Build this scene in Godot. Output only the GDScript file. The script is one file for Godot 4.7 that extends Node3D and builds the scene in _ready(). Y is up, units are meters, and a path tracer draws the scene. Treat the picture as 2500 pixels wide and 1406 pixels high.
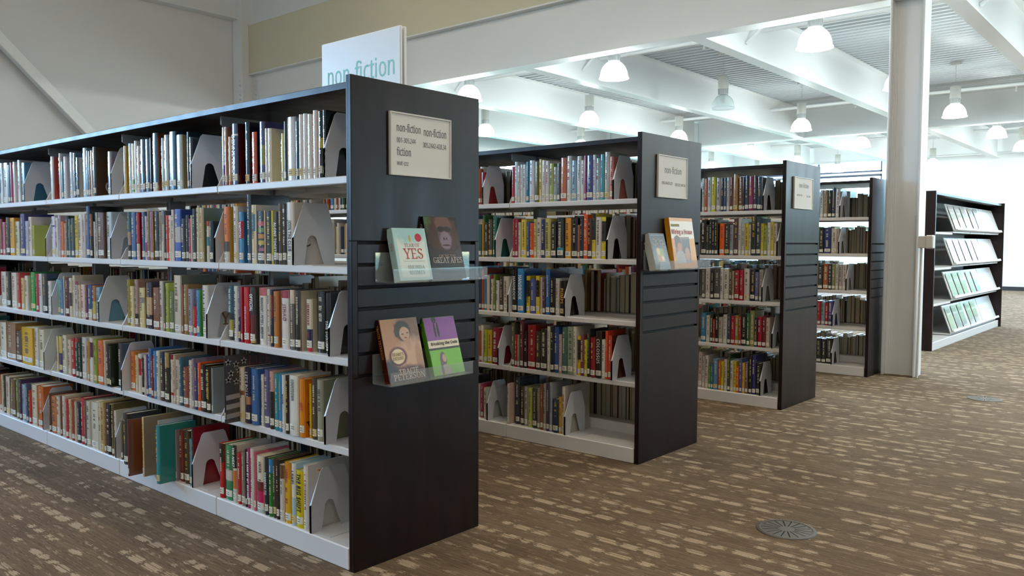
extends Node3D
# A public library: bookcases with shelved books, carpet, steel roof frame with pendant lamps.

const H := 1.70
const S := 1.8346
const D := 0.6295
const T := 0.0252
const SHELF_Y := [1.368, 1.054, 0.734, 0.417, 0.08]
const BAYS := [-0.027, -0.905, -1.805, -2.705, -3.605, -4.505]
const DECK := 3.80
const BEAM_LOW := 3.22

var M := {}
var used := {}
var sans: SystemFont
var serif: SystemFont
var sans_bold: SystemFont
var rng := RandomNumberGenerator.new()

class MB:
	var v := PackedVector3Array()
	var n := PackedVector3Array()
	var c := PackedColorArray()
	var uv := PackedVector2Array()
	var X := Transform3D.IDENTITY
	func tri(a: Vector3, b: Vector3, d: Vector3, na: Vector3, nb: Vector3, nd: Vector3, col: Color, ua := Vector2.ZERO, ub := Vector2.ZERO, ud := Vector2.ZERO) -> void:
		for p in [a, d, b]: v.append(X * p)
		for q in [na, nd, nb]: n.append((X.basis * q).normalized())
		for i in 3: c.append(col)
		for q in [ua, ud, ub]: uv.append(q)
	func quad(a: Vector3, b: Vector3, d: Vector3, e: Vector3, col := Color.WHITE) -> void:
		var nn := (b - a).cross(d - a)
		if nn.length_squared() < 1e-16: nn = (d - a).cross(e - a)
		nn = nn.normalized()
		tri(a, b, d, nn, nn, nn, col, Vector2(0, 1), Vector2(1, 1), Vector2(1, 0))
		tri(a, d, e, nn, nn, nn, col, Vector2(0, 1), Vector2(1, 0), Vector2(0, 0))
	func box(lo: Vector3, hi: Vector3, col := Color.WHITE) -> void:
		var a := Vector3(lo.x, lo.y, lo.z); var b := Vector3(hi.x, lo.y, lo.z); var d := Vector3(hi.x, hi.y, lo.z); var e := Vector3(lo.x, hi.y, lo.z)
		var f := Vector3(lo.x, lo.y, hi.z); var g := Vector3(hi.x, lo.y, hi.z); var h := Vector3(hi.x, hi.y, hi.z); var i := Vector3(lo.x, hi.y, hi.z)
		quad(f, g, h, i, col); quad(b, a, e, d, col); quad(g, b, d, h, col); quad(a, f, i, e, col); quad(i, h, d, e, col); quad(a, b, g, f, col)
	func cbox(lo: Vector3, hi: Vector3, r: float, col := Color.WHITE) -> void:   # a box with chamfered edges
		var m := (lo + hi) * 0.5
		var s := (hi - lo) * 0.5
		r = minf(r, minf(s.x, minf(s.y, s.z)) * 0.9)
		for ax in 3:
			for sg in [-1.0, 1.0]:
				var p := []
				for k in [[-1, -1], [1, -1], [1, 1], [-1, 1]]:
					var q := Vector3.ZERO
					q[ax] = s[ax] * sg
					q[(ax + 1) % 3] = (s[(ax + 1) % 3] - r) * k[0] * sg
					q[(ax + 2) % 3] = (s[(ax + 2) % 3] - r) * k[1]
					p.append(m + q)
				quad(p[0], p[1], p[2], p[3], col)
		for ax in 3:
			var u := (ax + 1) % 3
			var w := (ax + 2) % 3
			for su in [-1.0, 1.0]:
				for sw in [-1.0, 1.0]:
					var pts := []
					for e in [-1.0, 1.0]:
						var q1 := Vector3.ZERO; var q2 := Vector3.ZERO
						q1[ax] = (s[ax] - r) * e; q2[ax] = (s[ax] - r) * e
						q1[u] = s[u] * su; q1[w] = (s[w] - r) * sw
						q2[u] = (s[u] - r) * su; q2[w] = s[w] * sw
						pts.append(m + q1); pts.append(m + q2)
					if su * sw > 0: quad(pts[0], pts[1], pts[3], pts[2], col)
					else: quad(pts[1], pts[0], pts[2], pts[3], col)
		for a in [-1.0, 1.0]:
			for b in [-1.0, 1.0]:
				for d in [-1.0, 1.0]:
					var x := m + Vector3(s.x * a, (s.y - r) * b, (s.z - r) * d)
					var y := m + Vector3((s.x - r) * a, s.y * b, (s.z - r) * d)
					var z := m + Vector3((s.x - r) * a, (s.y - r) * b, s.z * d)
					var nn := Vector3(a, b, d).normalized()
					tri(x, y, z, nn, nn, nn, col)
	func prism(poly: PackedVector2Array, origin: Vector3, ex: Vector3, ey: Vector3, depth: Vector3, col := Color.WHITE) -> void:   # poly extruded along depth
		var idx := Geometry2D.triangulate_polygon(poly)
		var nn := ex.cross(ey).normalized()
		if nn.dot(depth) > 0: nn = -nn
		for k in range(0, idx.size(), 3):
			var p := []
			for j in 3: p.append(origin + ex * poly[idx[k + j]].x + ey * poly[idx[k + j]].y)
			tri(p[0], p[1], p[2], nn, nn, nn, col)
			tri(p[0] + depth, p[2] + depth, p[1] + depth, -nn, -nn, -nn, col)
		var cw := Geometry2D.is_polygon_clockwise(poly)
		for k in poly.size():
			var a := poly[k]; var b := poly[(k + 1) % poly.size()]
			var pa := origin + ex * a.x + ey * a.y
			var pb := origin + ex * b.x + ey * b.y
			if cw: quad(pa, pb, pb + depth, pa + depth, col)
			else: quad(pb, pa, pa + depth, pb + depth, col)
	func lathe(profile: Array, seg: int, at := Vector3.ZERO, col := Color.WHITE) -> void:   # profile of Vector2(radius, height)
		for i in profile.size() - 1:
			var p: Vector2 = profile[i]; var q: Vector2 = profile[i + 1]
			var t := (q - p)
			var nr := Vector2(t.y, -t.x).normalized()
			for k in seg:
				var a0 := TAU * k / seg; var a1 := TAU * (k + 1) / seg
				var d0 := Vector3(cos(a0), 0, sin(a0)); var d1 := Vector3(cos(a1), 0, sin(a1))
				var n0 := d0 * nr.x + Vector3.UP * nr.y; var n1 := d1 * nr.x + Vector3.UP * nr.y
				var A := at + d0 * p.x + Vector3.UP * p.y; var B := at + d1 * p.x + Vector3.UP * p.y
				var C := at + d1 * q.x + Vector3.UP * q.y; var E := at + d0 * q.x + Vector3.UP * q.y
				tri(A, C, B, n0, n1, n1, col); tri(A, E, C, n0, n0, n1, col)
	func tube(pts: Array, r: float, seg := 8, col := Color.WHITE) -> void:
		var up := Vector3.UP
		for i in pts.size() - 1:
			var a: Vector3 = pts[i]; var b: Vector3 = pts[i + 1]
			var t := (b - a).normalized()
			var s := t.cross(Vector3.RIGHT if absf(t.y) > 0.9 else up).normalized()
			var w := s.cross(t)
			for k in seg:
				var d0 := s * cos(TAU * k / seg) + w * sin(TAU * k / seg)
				var d1 := s * cos(TAU * (k + 1) / seg) + w * sin(TAU * (k + 1) / seg)
				tri(a + d0 * r, b + d1 * r, a + d1 * r, d0, d1, d1, col); tri(a + d0 * r, b + d0 * r, b + d1 * r, d0, d0, d1, col)
	func add_to(mesh: ArrayMesh, mat: Material) -> void:
		if v.is_empty(): return
		var a := []
		a.resize(Mesh.ARRAY_MAX)
		a[Mesh.ARRAY_VERTEX] = v; a[Mesh.ARRAY_NORMAL] = n; a[Mesh.ARRAY_COLOR] = c; a[Mesh.ARRAY_TEX_UV] = uv
		mesh.add_surface_from_arrays(Mesh.PRIMITIVE_TRIANGLES, a)
		mesh.surface_set_material(mesh.get_surface_count() - 1, mat)
	func mesh(mat: Material) -> ArrayMesh:
		var m := ArrayMesh.new()
		add_to(m, mat)
		return m

func lin(hex: String) -> Color:
	return Color(hex).srgb_to_linear()

func numbered(called: String) -> String:
	var k: int = used.get(called, 0)
	used[called] = k + 1
	return called if k == 0 else "%s_%03d" % [called, k]

func put(mesh: Mesh, called: String, parent: Node, at := Vector3.ZERO) -> MeshInstance3D:
	var o := MeshInstance3D.new()
	o.mesh = mesh
	o.name = numbered(called) if parent == self else called
	o.position = at
	parent.add_child(o, true)
	return o

func obj(mb: MB, called: String, mat: Material, parent: Node, at := Vector3.ZERO) -> MeshInstance3D:
	return put(mb.mesh(mat), called, parent, at)

func thing(called: String, label: String, category: String, at := Vector3.ZERO, group := "") -> Node3D:
	var o := Node3D.new()
	o.name = numbered(called)
	o.position = at
	add_child(o)
	tag(o, label, category, group)
	return o

func tag(o: Node, label: String, category: String, group := "") -> void:
	o.set_meta("label", label)
	o.set_meta("category", category)
	if group: o.set_meta("group", group)

func structure(o: Node, label := "") -> Node:
	o.set_meta("kind", "structure")
	if label: o.set_meta("label", label)
	return o

func group_node(called: String, parent: Node = self) -> Node3D:
	var o := Node3D.new()
	o.name = numbered(called) if parent == self else called
	parent.add_child(o, true)
	return o

func mat(key: String, hex: String, rough := 0.5, metallic := 0.0) -> StandardMaterial3D:
	if M.has(key): return M[key]
	var m := StandardMaterial3D.new()
	m.albedo_color = Color(hex)
	m.roughness = rough
	m.metallic = metallic
	M[key] = m
	return m

func ink(hex: String) -> StandardMaterial3D:
	return mat("ink" + hex, hex, 0.5)

func noise_tex(freq: float, seed_: int, ramp: Array, size := 512, as_normal := false, stretch := 1.0) -> NoiseTexture2D:
	var f := FastNoiseLite.new()
	f.seed = seed_
	f.frequency = freq
	f.fractal_octaves = 4
	var t := NoiseTexture2D.new()
	t.width = size
	t.height = size
	t.seamless = true
	t.noise = f
	if as_normal:
		t.as_normal_map = true
		t.bump_strength = stretch
	else:
		var g := Gradient.new()
		g.offsets = PackedFloat32Array([0.25, 0.75])
		g.colors = PackedColorArray([Color(ramp[0]), Color(ramp[1])])
		t.color_ramp = g
	return t

func text(parent: Node, s: String, font: Font, hex: String, height: float, max_w: float, xf: Transform3D, called := "lettering") -> MeshInstance3D:
	# text whose cap box is centred at xf.origin, x along xf.x, y along xf.y
	var tm := TextMesh.new()
	tm.text = s
	tm.font = font
	tm.font_size = 48
	tm.pixel_size = 0.001
	tm.depth = 0.002
	tm.curve_step = 2.0
	tm.material = ink(hex)
	var bb := tm.get_aabb()
	var sy := height / maxf(bb.size.y, 0.0001)
	var sx := sy
	if bb.size.x * sx > max_w: sx = max_w / bb.size.x
	if sx < sy * 0.55: sy = sx / 0.55
	var o := MeshInstance3D.new()
	o.mesh = tm
	o.name = called
	var b := Basis(xf.basis.x * sx, xf.basis.y * sy, xf.basis.z * 0.25)
	o.transform = Transform3D(b, xf.origin - b * (bb.position + bb.size * 0.5))
	parent.add_child(o, true)
	return o

func _ready() -> void:
	rng.seed = 7
	# ---------------------------------------------------------------- camera, sky, exposure
	var cam := Camera3D.new()
	cam.name = "camera"
	cam.fov = 38.737
	cam.near = 0.05
	cam.far = 200.0
	cam.transform = Transform3D(Basis(Vector3.UP, 0.7079) * Basis(Vector3.RIGHT, -0.0552) * Basis(Vector3.BACK, 0.003), Vector3(2.2076, 1.1395, 1.7479))
	add_child(cam)
	cam.current = true
	var we := WorldEnvironment.new()
	we.name = "environment"
	var e := Environment.new()
	e.background_mode = Environment.BG_SKY
	var sky := Sky.new()
	var sm := ProceduralSkyMaterial.new()
	sm.sky_top_color = Color(0.50, 0.74, 1.0)
	sm.sky_horizon_color = Color(0.74, 0.9, 1.0)
	sm.ground_horizon_color = Color(0.72, 0.74, 0.60)
	sm.ground_bottom_color = Color(0.40, 0.42, 0.30)
	sm.sun_angle_max = 1.0
	sky.sky_material = sm
	e.sky = sky
	e.background_energy_multiplier = SKY_ENERGY
	e.tonemap_mode = Environment.TONE_MAPPER_LINEAR
	e.tonemap_exposure = EXPOSURE
	e.sdfgi_enabled = true
	e.ssao_enabled = true
	e.ssil_enabled = true
	we.environment = e
	add_child(we)
	sans = SystemFont.new(); sans.font_names = PackedStringArray(["Droid Sans"])
	sans_bold = SystemFont.new(); sans_bold.font_names = PackedStringArray(["Droid Sans"]); sans_bold.font_weight = 700
	serif = SystemFont.new(); serif.font_names = PackedStringArray(["Droid Serif"])
	make_materials()
	# ---------------------------------------------------------------- the building
	build_shell()
	build_steel()
	# ---------------------------------------------------------------- furniture and books
	for k in 4: build_bookcase(k)
	build_rack()
	build_books()
	build_bookends()
	build_signs()
	build_displays()
	build_lamps()
	build_small_things()

const SKY_ENERGY := 23.0
const EXPOSURE := 1.12
const LAMP_FAR := 2.0
const LAMP_NEAR := 0.95

func make_materials() -> void:
	var m: StandardMaterial3D
	mat("wall", "d8dadb", 0.75)
	mat("steel", "e2e5e6", 0.42)
	mat("deck", "bcc2c7", 0.28)
	mat("cream", "d2ccb4", 0.7)
	mat("shelf", "dcdad8", 0.38)
	mat("upright", "8f9092", 0.45)
	mat("bookend", "d4d7de", 0.32)
	mat("pages", "d9cdb2", 0.85)
	mat("paper", "e4e2dc", 0.6)
	mat("plate", "d2d0ca", 0.35)
	mat("sign_white", "f4f6f6", 0.3)
	mat("black", "0c0c0c", 0.7)
	mat("frame", "4a5066", 0.5)
	mat("grille", "5d5852", 0.5, 0.2)
	mat("lampgrey", "b9bcbc", 0.35, 0.3)
	mat("baseboard", "24262c", 0.5)
	mat("ground", "7c8354", 0.9)
	m = mat("espresso", "ffffff", 0.36)
	m.albedo_texture = noise_tex(0.012, 3, ["190e0b", "221411"], 512)
	m.uv1_triplanar = true
	m.uv1_world_triplanar = true
	m.uv1_scale = Vector3(1.6, 0.25, 1.6)
	m.roughness_texture = noise_tex(0.02, 9, ["b4b4b4", "d4d4d4"], 256)
	m.roughness = 0.42
	m.metallic_specular = 0.36
	m = mat("jacket", "ffffff", 0.2)
	m.vertex_color_use_as_albedo = true
	m.clearcoat_enabled = true
	m.clearcoat = 0.8
	m.clearcoat_roughness = 0.08
	m = mat("matte", "ffffff", 0.6)
	m.vertex_color_use_as_albedo = true
	m = mat("glass", "dfeaf0", 0.02)
	m.transparency = BaseMaterial3D.TRANSPARENCY_ALPHA
	m.albedo_color = Color(0.9, 0.95, 1.0, 0.06)
	m = mat("acrylic", "ffffff", 0.04)
	m.transparency = BaseMaterial3D.TRANSPARENCY_ALPHA
	m.albedo_color = Color(0.85, 0.9, 0.92, 0.13)
	m = mat("sleeve", "ffffff", 0.06)
	m.transparency = BaseMaterial3D.TRANSPARENCY_ALPHA
	m.albedo_color = Color(0.92, 0.94, 0.94, 0.2)
	m = mat("lit_shade", "ffffff", 0.3)
	m.emission_enabled = true
	m.emission = Color(1.0, 0.98, 0.94)
	m.emission_energy_multiplier = 2.2
	m = mat("clear_shade", "ffffff", 0.08)
	m.transparency = BaseMaterial3D.TRANSPARENCY_ALPHA
	m.albedo_color = Color(0.92, 0.97, 0.98, 0.34)
	m = mat("carpet", "ffffff", 0.95)
	m.albedo_texture = carpet_texture()
	m.uv1_triplanar = true
	m.uv1_world_triplanar = true
	m.uv1_scale = Vector3(0.5, 0.5, 0.5)

func carpet_texture() -> ImageTexture:
	# 2 m by 2 m of loop-pile carpet: brown ground, strands along x, ragged beige blocks in rows
	var n := 1024
	var img := Image.create(n, n, true, Image.FORMAT_RGB8)
	var r := RandomNumberGenerator.new()
	r.seed = 11
	var row := FastNoiseLite.new(); row.seed = 4; row.frequency = 0.012
	var strand := FastNoiseLite.new(); strand.seed = 8; strand.frequency = 0.05
	var base := Color("66543e")
	for y in n:
		var jitter := r.randf_range(-0.035, 0.035)
		for x in n:
			var f := strand.get_noise_2d(x * 0.12, y * 6.0) * 0.06 + jitter + row.get_noise_2d(x * 0.25, y * 1.0) * 0.06 + r.randf_range(-0.012, 0.012)
			img.set_pixel(x, y, Color(base.r + f, base.g + f * 0.95, base.b + f * 0.85))
	# dark short strands
	for k in 2600:
		var x0 := r.randi_range(0, n - 1); var y0 := r.randi_range(0, n - 1)
		var L := r.randi_range(5, 22)
		for j in L: img.set_pixel((x0 + j) % n, y0, Color("3f3226"))
	# rows of ragged beige blocks, strong and weak rows following each other unevenly
	var y := 0
	var kind := 0
	while y < n:
		kind = 1 if kind == 0 and r.randf() < 0.8 else 0
		var hh := r.randi_range(14, 22) if kind == 1 else r.randi_range(5, 11)
		var tone := Color("a8947b") if kind == 1 else Color("937f68")
		var phase := r.randf() * 1000.0
		var x := r.randi_range(0, 30)
		while x < n - 20:
			var w := r.randi_range(22, 60) if kind == 1 else r.randi_range(10, 34)
			var dens := clampf(0.62 + row.get_noise_2d(x * 0.5 + phase, y * 2.0) * 1.6, 0.0, 1.0)
			var fill := dens * (1.0 if kind == 1 else 0.7)
			var lean := r.randf_range(-0.5, 0.5)
			if r.randf() < fill:
				var yy := 0
				while yy < hh:
					var th := 1 if r.randf() < 0.4 else 2
					var mid := absf(yy - hh * 0.5) / (hh * 0.5)
					var a := x + roundi(lean * yy) + r.randi_range(-5, 9) + roundi(mid * 5.0)
					var b := x + w + roundi(lean * yy) + r.randi_range(-9, 6) - roundi(mid * 5.0)
					if r.randf() < 0.9:
						var c2 := tone.lightened(r.randf_range(0.0, 0.10)).darkened(r.randf_range(0.0, 0.08))
						for t in th:
							for q in range(a, b):
								if r.randf() < 0.96: img.set_pixel(posmod(q, n), posmod(y + yy + t, n), c2)
					yy += th
			x += w + r.randi_range(2, 12)
		# loose strands between the rows
		for k in 60:
			var x1 := r.randi_range(0, n - 1); var y1 := y + hh + r.randi_range(0, 20)
			var L2 := r.randi_range(5, 20)
			var c3 := Color("96836c").darkened(r.randf_range(0.0, 0.18))
			for j in L2: img.set_pixel((x1 + j) % n, posmod(y1, n), c3)
		y += hh + (r.randi_range(8, 16) if kind == 0 else r.randi_range(10, 24))
	img.generate_mipmaps()
	return ImageTexture.create_from_image(img)

# ------------------------------------------------------------------ shell of the building
const XL := -10.15
const XR := 11.0
const ZF := -21.5
const ZN := 9.0
const ROOF := 5.7

func wall_boxes(called: String, along: String, at: float, thick: float, a0: float, a1: float, top: float, holes: Array, label: String) -> void:
	# a wall with rectangular openings [a0, a1, y0, y1]; the solid part is cut into boxes
	var xs := [a0, a1]; var ys := [0.0, top]
	for h in holes:
		xs.append_array([h[0], h[1]]); ys.append_array([h[2], h[3]])
	xs.sort(); ys.sort()
	var mb := MB.new()
	for i in xs.size() - 1:
		for j in ys.size() - 1:
			if xs[i + 1] - xs[i] < 1e-4 or ys[j + 1] - ys[j] < 1e-4: continue
			var cx: float = (xs[i] + xs[i + 1]) * 0.5; var cy: float = (ys[j] + ys[j + 1]) * 0.5
			var open := false
			for h in holes:
				if cx > h[0] and cx < h[1] and cy > h[2] and cy < h[3]: open = true
			if open: continue
			if along == "z": mb.box(Vector3(minf(at, at + thick), ys[j], xs[i]), Vector3(maxf(at, at + thick), ys[j + 1], xs[i + 1]))
			else: mb.box(Vector3(xs[i], ys[j], minf(at, at + thick)), Vector3(xs[i + 1], ys[j + 1], maxf(at, at + thick)))
	structure(obj(mb, called, M.wall, self), label)
	for h in holes: window(along, at + thick * 0.5, h)

var windows := 0
func window(along: String, at: float, h: Array) -> void:
	windows += 1
	var w := group_node("window_%d" % windows)
	structure(w, "window with slim dark frame and clear panes")
	var fr := MB.new()
	var t := 0.05
	var span: float = h[1] - h[0]
	var cells := maxi(1, roundi(span / 1.75))
	var bars := []
	for k in cells + 1: bars.append(h[0] + span * k / cells)
	for b in bars:
		var lo: float = clampf(b - t * 0.5, h[0], h[1] - t)
		if along == "z": fr.box(Vector3(at - 0.04, h[2], lo), Vector3(at + 0.04, h[3], lo + t))
		else: fr.box(Vector3(lo, h[2], at - 0.04), Vector3(lo + t, h[3], at + 0.04))
	for y in [h[2], h[3] - t]:
		if along == "z": fr.box(Vector3(at - 0.04, y, h[0]), Vector3(at + 0.04, y + t, h[1]))
		else: fr.box(Vector3(h[0], y, at - 0.04), Vector3(h[1], y + t, at + 0.04))
	obj(fr, "window_frame", M.frame, w)
	for k in cells:
		var p := MB.new()
		var a: float = bars[k] + t * 0.4; var b2: float = bars[k + 1] - t * 0.4
		if along == "z": p.box(Vector3(at - 0.004, h[2] + t * 0.8, a), Vector3(at + 0.004, h[3] - t * 0.8, b2))
		else: p.box(Vector3(a, h[2] + t * 0.8, at - 0.004), Vector3(b2, h[3] - t * 0.8, at + 0.004))
		obj(p, "pane", M.glass, w)

func build_shell() -> void:
	var mb := MB.new()
	mb.box(Vector3(XL - 0.3, -0.2, ZF - 0.3), Vector3(XR + 0.3, 0.0, ZN + 0.3))
	structure(obj(mb, "floor", M.carpet, self), "brown carpet with rows of ragged beige flecks")
	mb = MB.new()
	mb.box(Vector3(-60, -0.35, -80), Vector3(60, -0.22, 60))
	structure(obj(mb, "ground", M.ground, self), "ground outside the windows")
	wall_boxes("wall_left", "z", XL, -0.2, ZF - 0.2, ZN + 0.2, ROOF, [[1.9, 8.7, 2.1, 4.3], [-13.9, -6.5, 1.0, 3.12], [-20.9, -14.9, 1.0, 3.12]], "pale grey end wall with high windows")
	wall_boxes("wall_far", "x", ZF, -0.2, XL, XR, ROOF, [[-9.8, -4.64, 0.9, 3.02], [-9.8, -4.64, 3.08, 3.66], [1.0, 7.6, 0.95, 3.3]], "white far wall")
	wall_boxes("wall_right", "z", XR, 0.2, ZF - 0.2, ZN + 0.2, ROOF, [[-12.6, -9.3, 0.5, 2.3]], "white right wall")
	wall_boxes("wall_near", "x", ZN, 0.2, XL, XR, ROOF, [], "wall behind the viewer")
	mb = MB.new()
	mb.box(Vector3(XL, ROOF - 0.02, -5.97), Vector3(XR, ROOF + 0.2, ZN + 0.2))
	structure(obj(mb, "ceiling", M.wall, self), "high flat ceiling over the near reading area")
	# corrugated steel roof deck over the far area, one sheet between each pair of beams
	var deck := group_node("ceiling")
	structure(deck, "corrugated white steel roof deck on steel beams")
	var xs := [XL] + BEAM_X + [XR]
	for k in xs.size() - 1:
		var d := MB.new()
		var z := -5.95
		while z > ZF:
			var a: float = xs[k]; var b: float = xs[k + 1]
			var p := [Vector2(z, 0.0), Vector2(z - 0.045, 0.0), Vector2(z - 0.07, 0.075), Vector2(z - 0.125, 0.075), Vector2(z - 0.15, 0.0)]
			for j in 4: d.quad(Vector3(a, DECK + p[j].y, p[j].x), Vector3(a, DECK + p[j + 1].y, p[j + 1].x), Vector3(b, DECK + p[j + 1].y, p[j + 1].x), Vector3(b, DECK + p[j].y, p[j].x))
			z -= 0.15
		d.box(Vector3(xs[k], DECK + 0.08, ZF), Vector3(xs[k + 1], DECK + 0.2, -5.95))
		obj(d, "deck_sheet", M.deck, deck)
	for w in [["baseboard_far", Vector3(XL, 0, ZF), Vector3(XR, 0.1, ZF + 0.015)], ["baseboard_left", Vector3(XL, 0, ZF), Vector3(XL + 0.015, 0.1, ZN)], ["baseboard_right", Vector3(XR - 0.015, 0, ZF), Vector3(XR, 0.1, ZN)]]:
		mb = MB.new()
		mb.box(w[1], w[2])
		structure(obj(mb, w[0], M.baseboard, self), "dark rubber baseboard")

const BEAM_X := [-8.72, -6.45, -4.13, -1.88, 0.44, 2.72, 5.0, 7.3, 9.6]

func i_beam(from: Vector3, to: Vector3, wide: float, tall: float, tf := 0.018, tw := 0.012) -> MB:
	# wide-flange beam; from and to lie on the underside, along x or z
	var mb := MB.new()
	var side := Vector3(0, 0, 1) if absf(to.x - from.x) > absf(to.z - from.z) else Vector3(1, 0, 0)
	for f in [[0.0, tf, wide], [tf, tall - tf, tw], [tall - tf, tall, wide]]:
		var lo: Vector3 = from - side * f[2] * 0.5 + Vector3.UP * f[0]
		var hi: Vector3 = to + side * f[2] * 0.5 + Vector3.UP * f[1]
		mb.box(Vector3(minf(lo.x, hi.x), lo.y, minf(lo.z, hi.z)), Vector3(maxf(lo.x, hi.x), hi.y, maxf(lo.z, hi.z)))
	return mb

func bolts(parent: Node, at: Vector3, step: Vector3, count: int, axis: Vector3) -> void:
	for k in count:
		var b := MB.new()
		var p := at + step * k
		b.tube([p, p + axis * 0.02], 0.014, 6)
		b.tube([p + axis * 0.0195, p + axis * 0.02], 0.007, 6)
		obj(b, "bolt", M.steel, parent)

func build_steel() -> void:
	# the girder along x over the column, with the cream infill and the upper beam above it
	var g := thing("roof_girder", "deep white steel girder crossing above the bookcases, over the column", "beam", Vector3(0, BEAM_LOW, -5.85))
	obj(i_beam(Vector3(XL, 0, 0), Vector3(XR, 0, 0), 0.2, 0.66), "girder", M.steel, g)
	var mb := MB.new()
	mb.box(Vector3(XL, 0.66, -0.05), Vector3(XR, 1.44, 0.09))
	obj(mb, "infill_panel", M.cream, g)
	obj(i_beam(Vector3(XL, 1.44, 0), Vector3(XR, 1.44, 0), 0.2, 1.02), "upper_beam", M.steel, g)
	mb = MB.new()
	mb.box(Vector3(-9.86, 0.06, 0.006), Vector3(-9.72, 0.6, 0.02))
	var plate := obj(mb, "connection_plate", M.steel, g)
	bolts(plate, Vector3(-9.79, 0.55, 0.018), Vector3(0, -0.075, 0), 7, Vector3(0, 0, 1))
	var g2 := thing("roof_girder", "white steel girder further back, parallel to the nearer one", "beam", Vector3(0, BEAM_LOW, -14.5))
	obj(i_beam(Vector3(XL, 0, 0), Vector3(XR, 0, 0), 0.2, DECK - BEAM_LOW), "girder", M.steel, g2)
	var g3 := thing("roof_girder", "white steel girder against the far wall", "beam", Vector3(0, BEAM_LOW + 0.12, -21.2))
	obj(i_beam(Vector3(XL, 0, 0), Vector3(XR, 0, 0), 0.2, DECK - BEAM_LOW - 0.12), "girder", M.steel, g3)
	var where := ["nearest the end wall", "second from the end wall", "third from the end wall", "left of the column, between two rows of lamps", "passing just right of the column top", "first beyond the right edge", "second beyond the right edge", "third beyond the right edge", "fourth beyond the right edge"]
	for k in BEAM_X.size():
		var o := thing("roof_beam", "white steel roof beam under the deck, " + where[k], "beam", Vector3(BEAM_X[k], BEAM_LOW, 0), "white beams carrying the corrugated roof deck")
		obj(i_beam(Vector3(0, 0, -14.4), Vector3(0, 0, -5.86), 0.16, DECK - BEAM_LOW), "beam", M.steel, o)
		obj(i_beam(Vector3(0, 0, -21.1), Vector3(0, 0, -14.6), 0.16, DECK - BEAM_LOW), "beam", M.steel, o)
		# angle kicker from the beam side to the deck ribs
		var kk := MB.new()
		kk.box(Vector3(-0.012, 0.02, -14.42), Vector3(0.10, 0.5, -14.405))
		kk.tube([Vector3(0.012, 0.16, -7.05), Vector3(0.5, 0.575, -7.05)], 0.02, 6)
		obj(kk, "kicker", M.steel, o)
	# columns
	var c := thing("steel_column", "white wide-flange steel column standing beside the fourth bookcase", "column", Vector3(0.17, 0, -5.85))
	mb = MB.new()
	mb.cbox(Vector3(-0.137, 0, -0.1), Vector3(-0.119, 3.22, 0.1), 0.003)
	mb.cbox(Vector3(0.119, 0, -0.1), Vector3(0.137, 3.22, 0.1), 0.003)
	mb.box(Vector3(-0.119, 0, -0.006), Vector3(0.119, 3.22, 0.006))
	for sx in [-1.0, 1.0]:   # rolled fillets between web and flanges
		for k in 3:
			var r0: float = 0.03 - 0.01 * k
			mb.box(Vector3(minf(sx * 0.119, sx * (0.119 - r0)), 0, 0.006), Vector3(maxf(sx * 0.119, sx * (0.119 - r0)), 3.22, 0.006 + 0.008 * (k + 1)))
	obj(mb, "shaft", M.steel, c)
	var bx := MB.new()
	bx.cbox(Vector3(0.137, 1.105, 0.04), Vector3(0.2, 1.208, 0.10), 0.006)
	bx.cbox(Vector3(0.195, 1.10, 0.045), Vector3(0.255, 1.214, 0.115), 0.008)
	var jb := obj(bx, "switch_box", M.plate, c)
	bx = MB.new()
	bx.tube([Vector3(0.155, 1.105, 0.07), Vector3(0.155, 0.9, 0.075), Vector3(0.15, 0.0, 0.075)], 0.011, 8)
	obj(bx, "conduit", M.plate, jb)
	var c2 := thing("steel_column", "white steel column in the corner of the pale end wall", "column", Vector3(-10.0, 0, -5.78))
	mb = MB.new()
	mb.box(Vector3(-0.14, 0, -0.1), Vector3(0.13, 5.6, -0.08)); mb.box(Vector3(-0.14, 0, 0.14), Vector3(0.13, 5.6, 0.16)); mb.box(Vector3(-0.14, 0, -0.08), Vector3(0.1, 5.6, 0.14))
	obj(mb, "shaft", M.steel, c2)
	bolts(c2, Vector3(0.08, 3.75, 0.158), Vector3(0, -0.075, 0), 6, Vector3(0, 0, 1))
	var b2 := thing("wall_beam", "white steel beam along the top of the pale end wall", "beam", Vector3(-10.05, 4.75, 0))
	obj(i_beam(Vector3(0, 0, -5.62), Vector3(0, 0, ZN), 0.18, 0.5), "beam", M.steel, b2)
	var br := thing("diagonal_brace", "white diagonal steel brace in front of the pale end wall", "brace", Vector3(-10.02, 0, 0))
	mb = MB.new()
	mb.X = Transform3D(Basis(Vector3.RIGHT, deg_to_rad(-45.0)), Vector3(0, 2.72, -3.24))
	mb.cbox(Vector3(-0.06, -0.07, -2.95), Vector3(0.06, 0.07, 2.55), 0.008)
	obj(mb, "tube", M.steel, br)

# ------------------------------------------------------------------ bookcases
const CASE_LABEL := ["nearest dark wood library bookcase with white metal shelves and two book displays on its end", "second dark wood bookcase, its end panel showing one pair of display books", "third dark wood bookcase from the front with a bare lower end panel", "fourth dark wood bookcase, half hidden beside the white column"]
var shelf_mesh: ArrayMesh
var bracket_mesh: ArrayMesh
var hanger_mesh: ArrayMesh
var post_mesh: ArrayMesh
var base_mesh: ArrayMesh
var panel_mesh: ArrayMesh
var slat_mesh: ArrayMesh
var track_mesh: ArrayMesh

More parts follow.
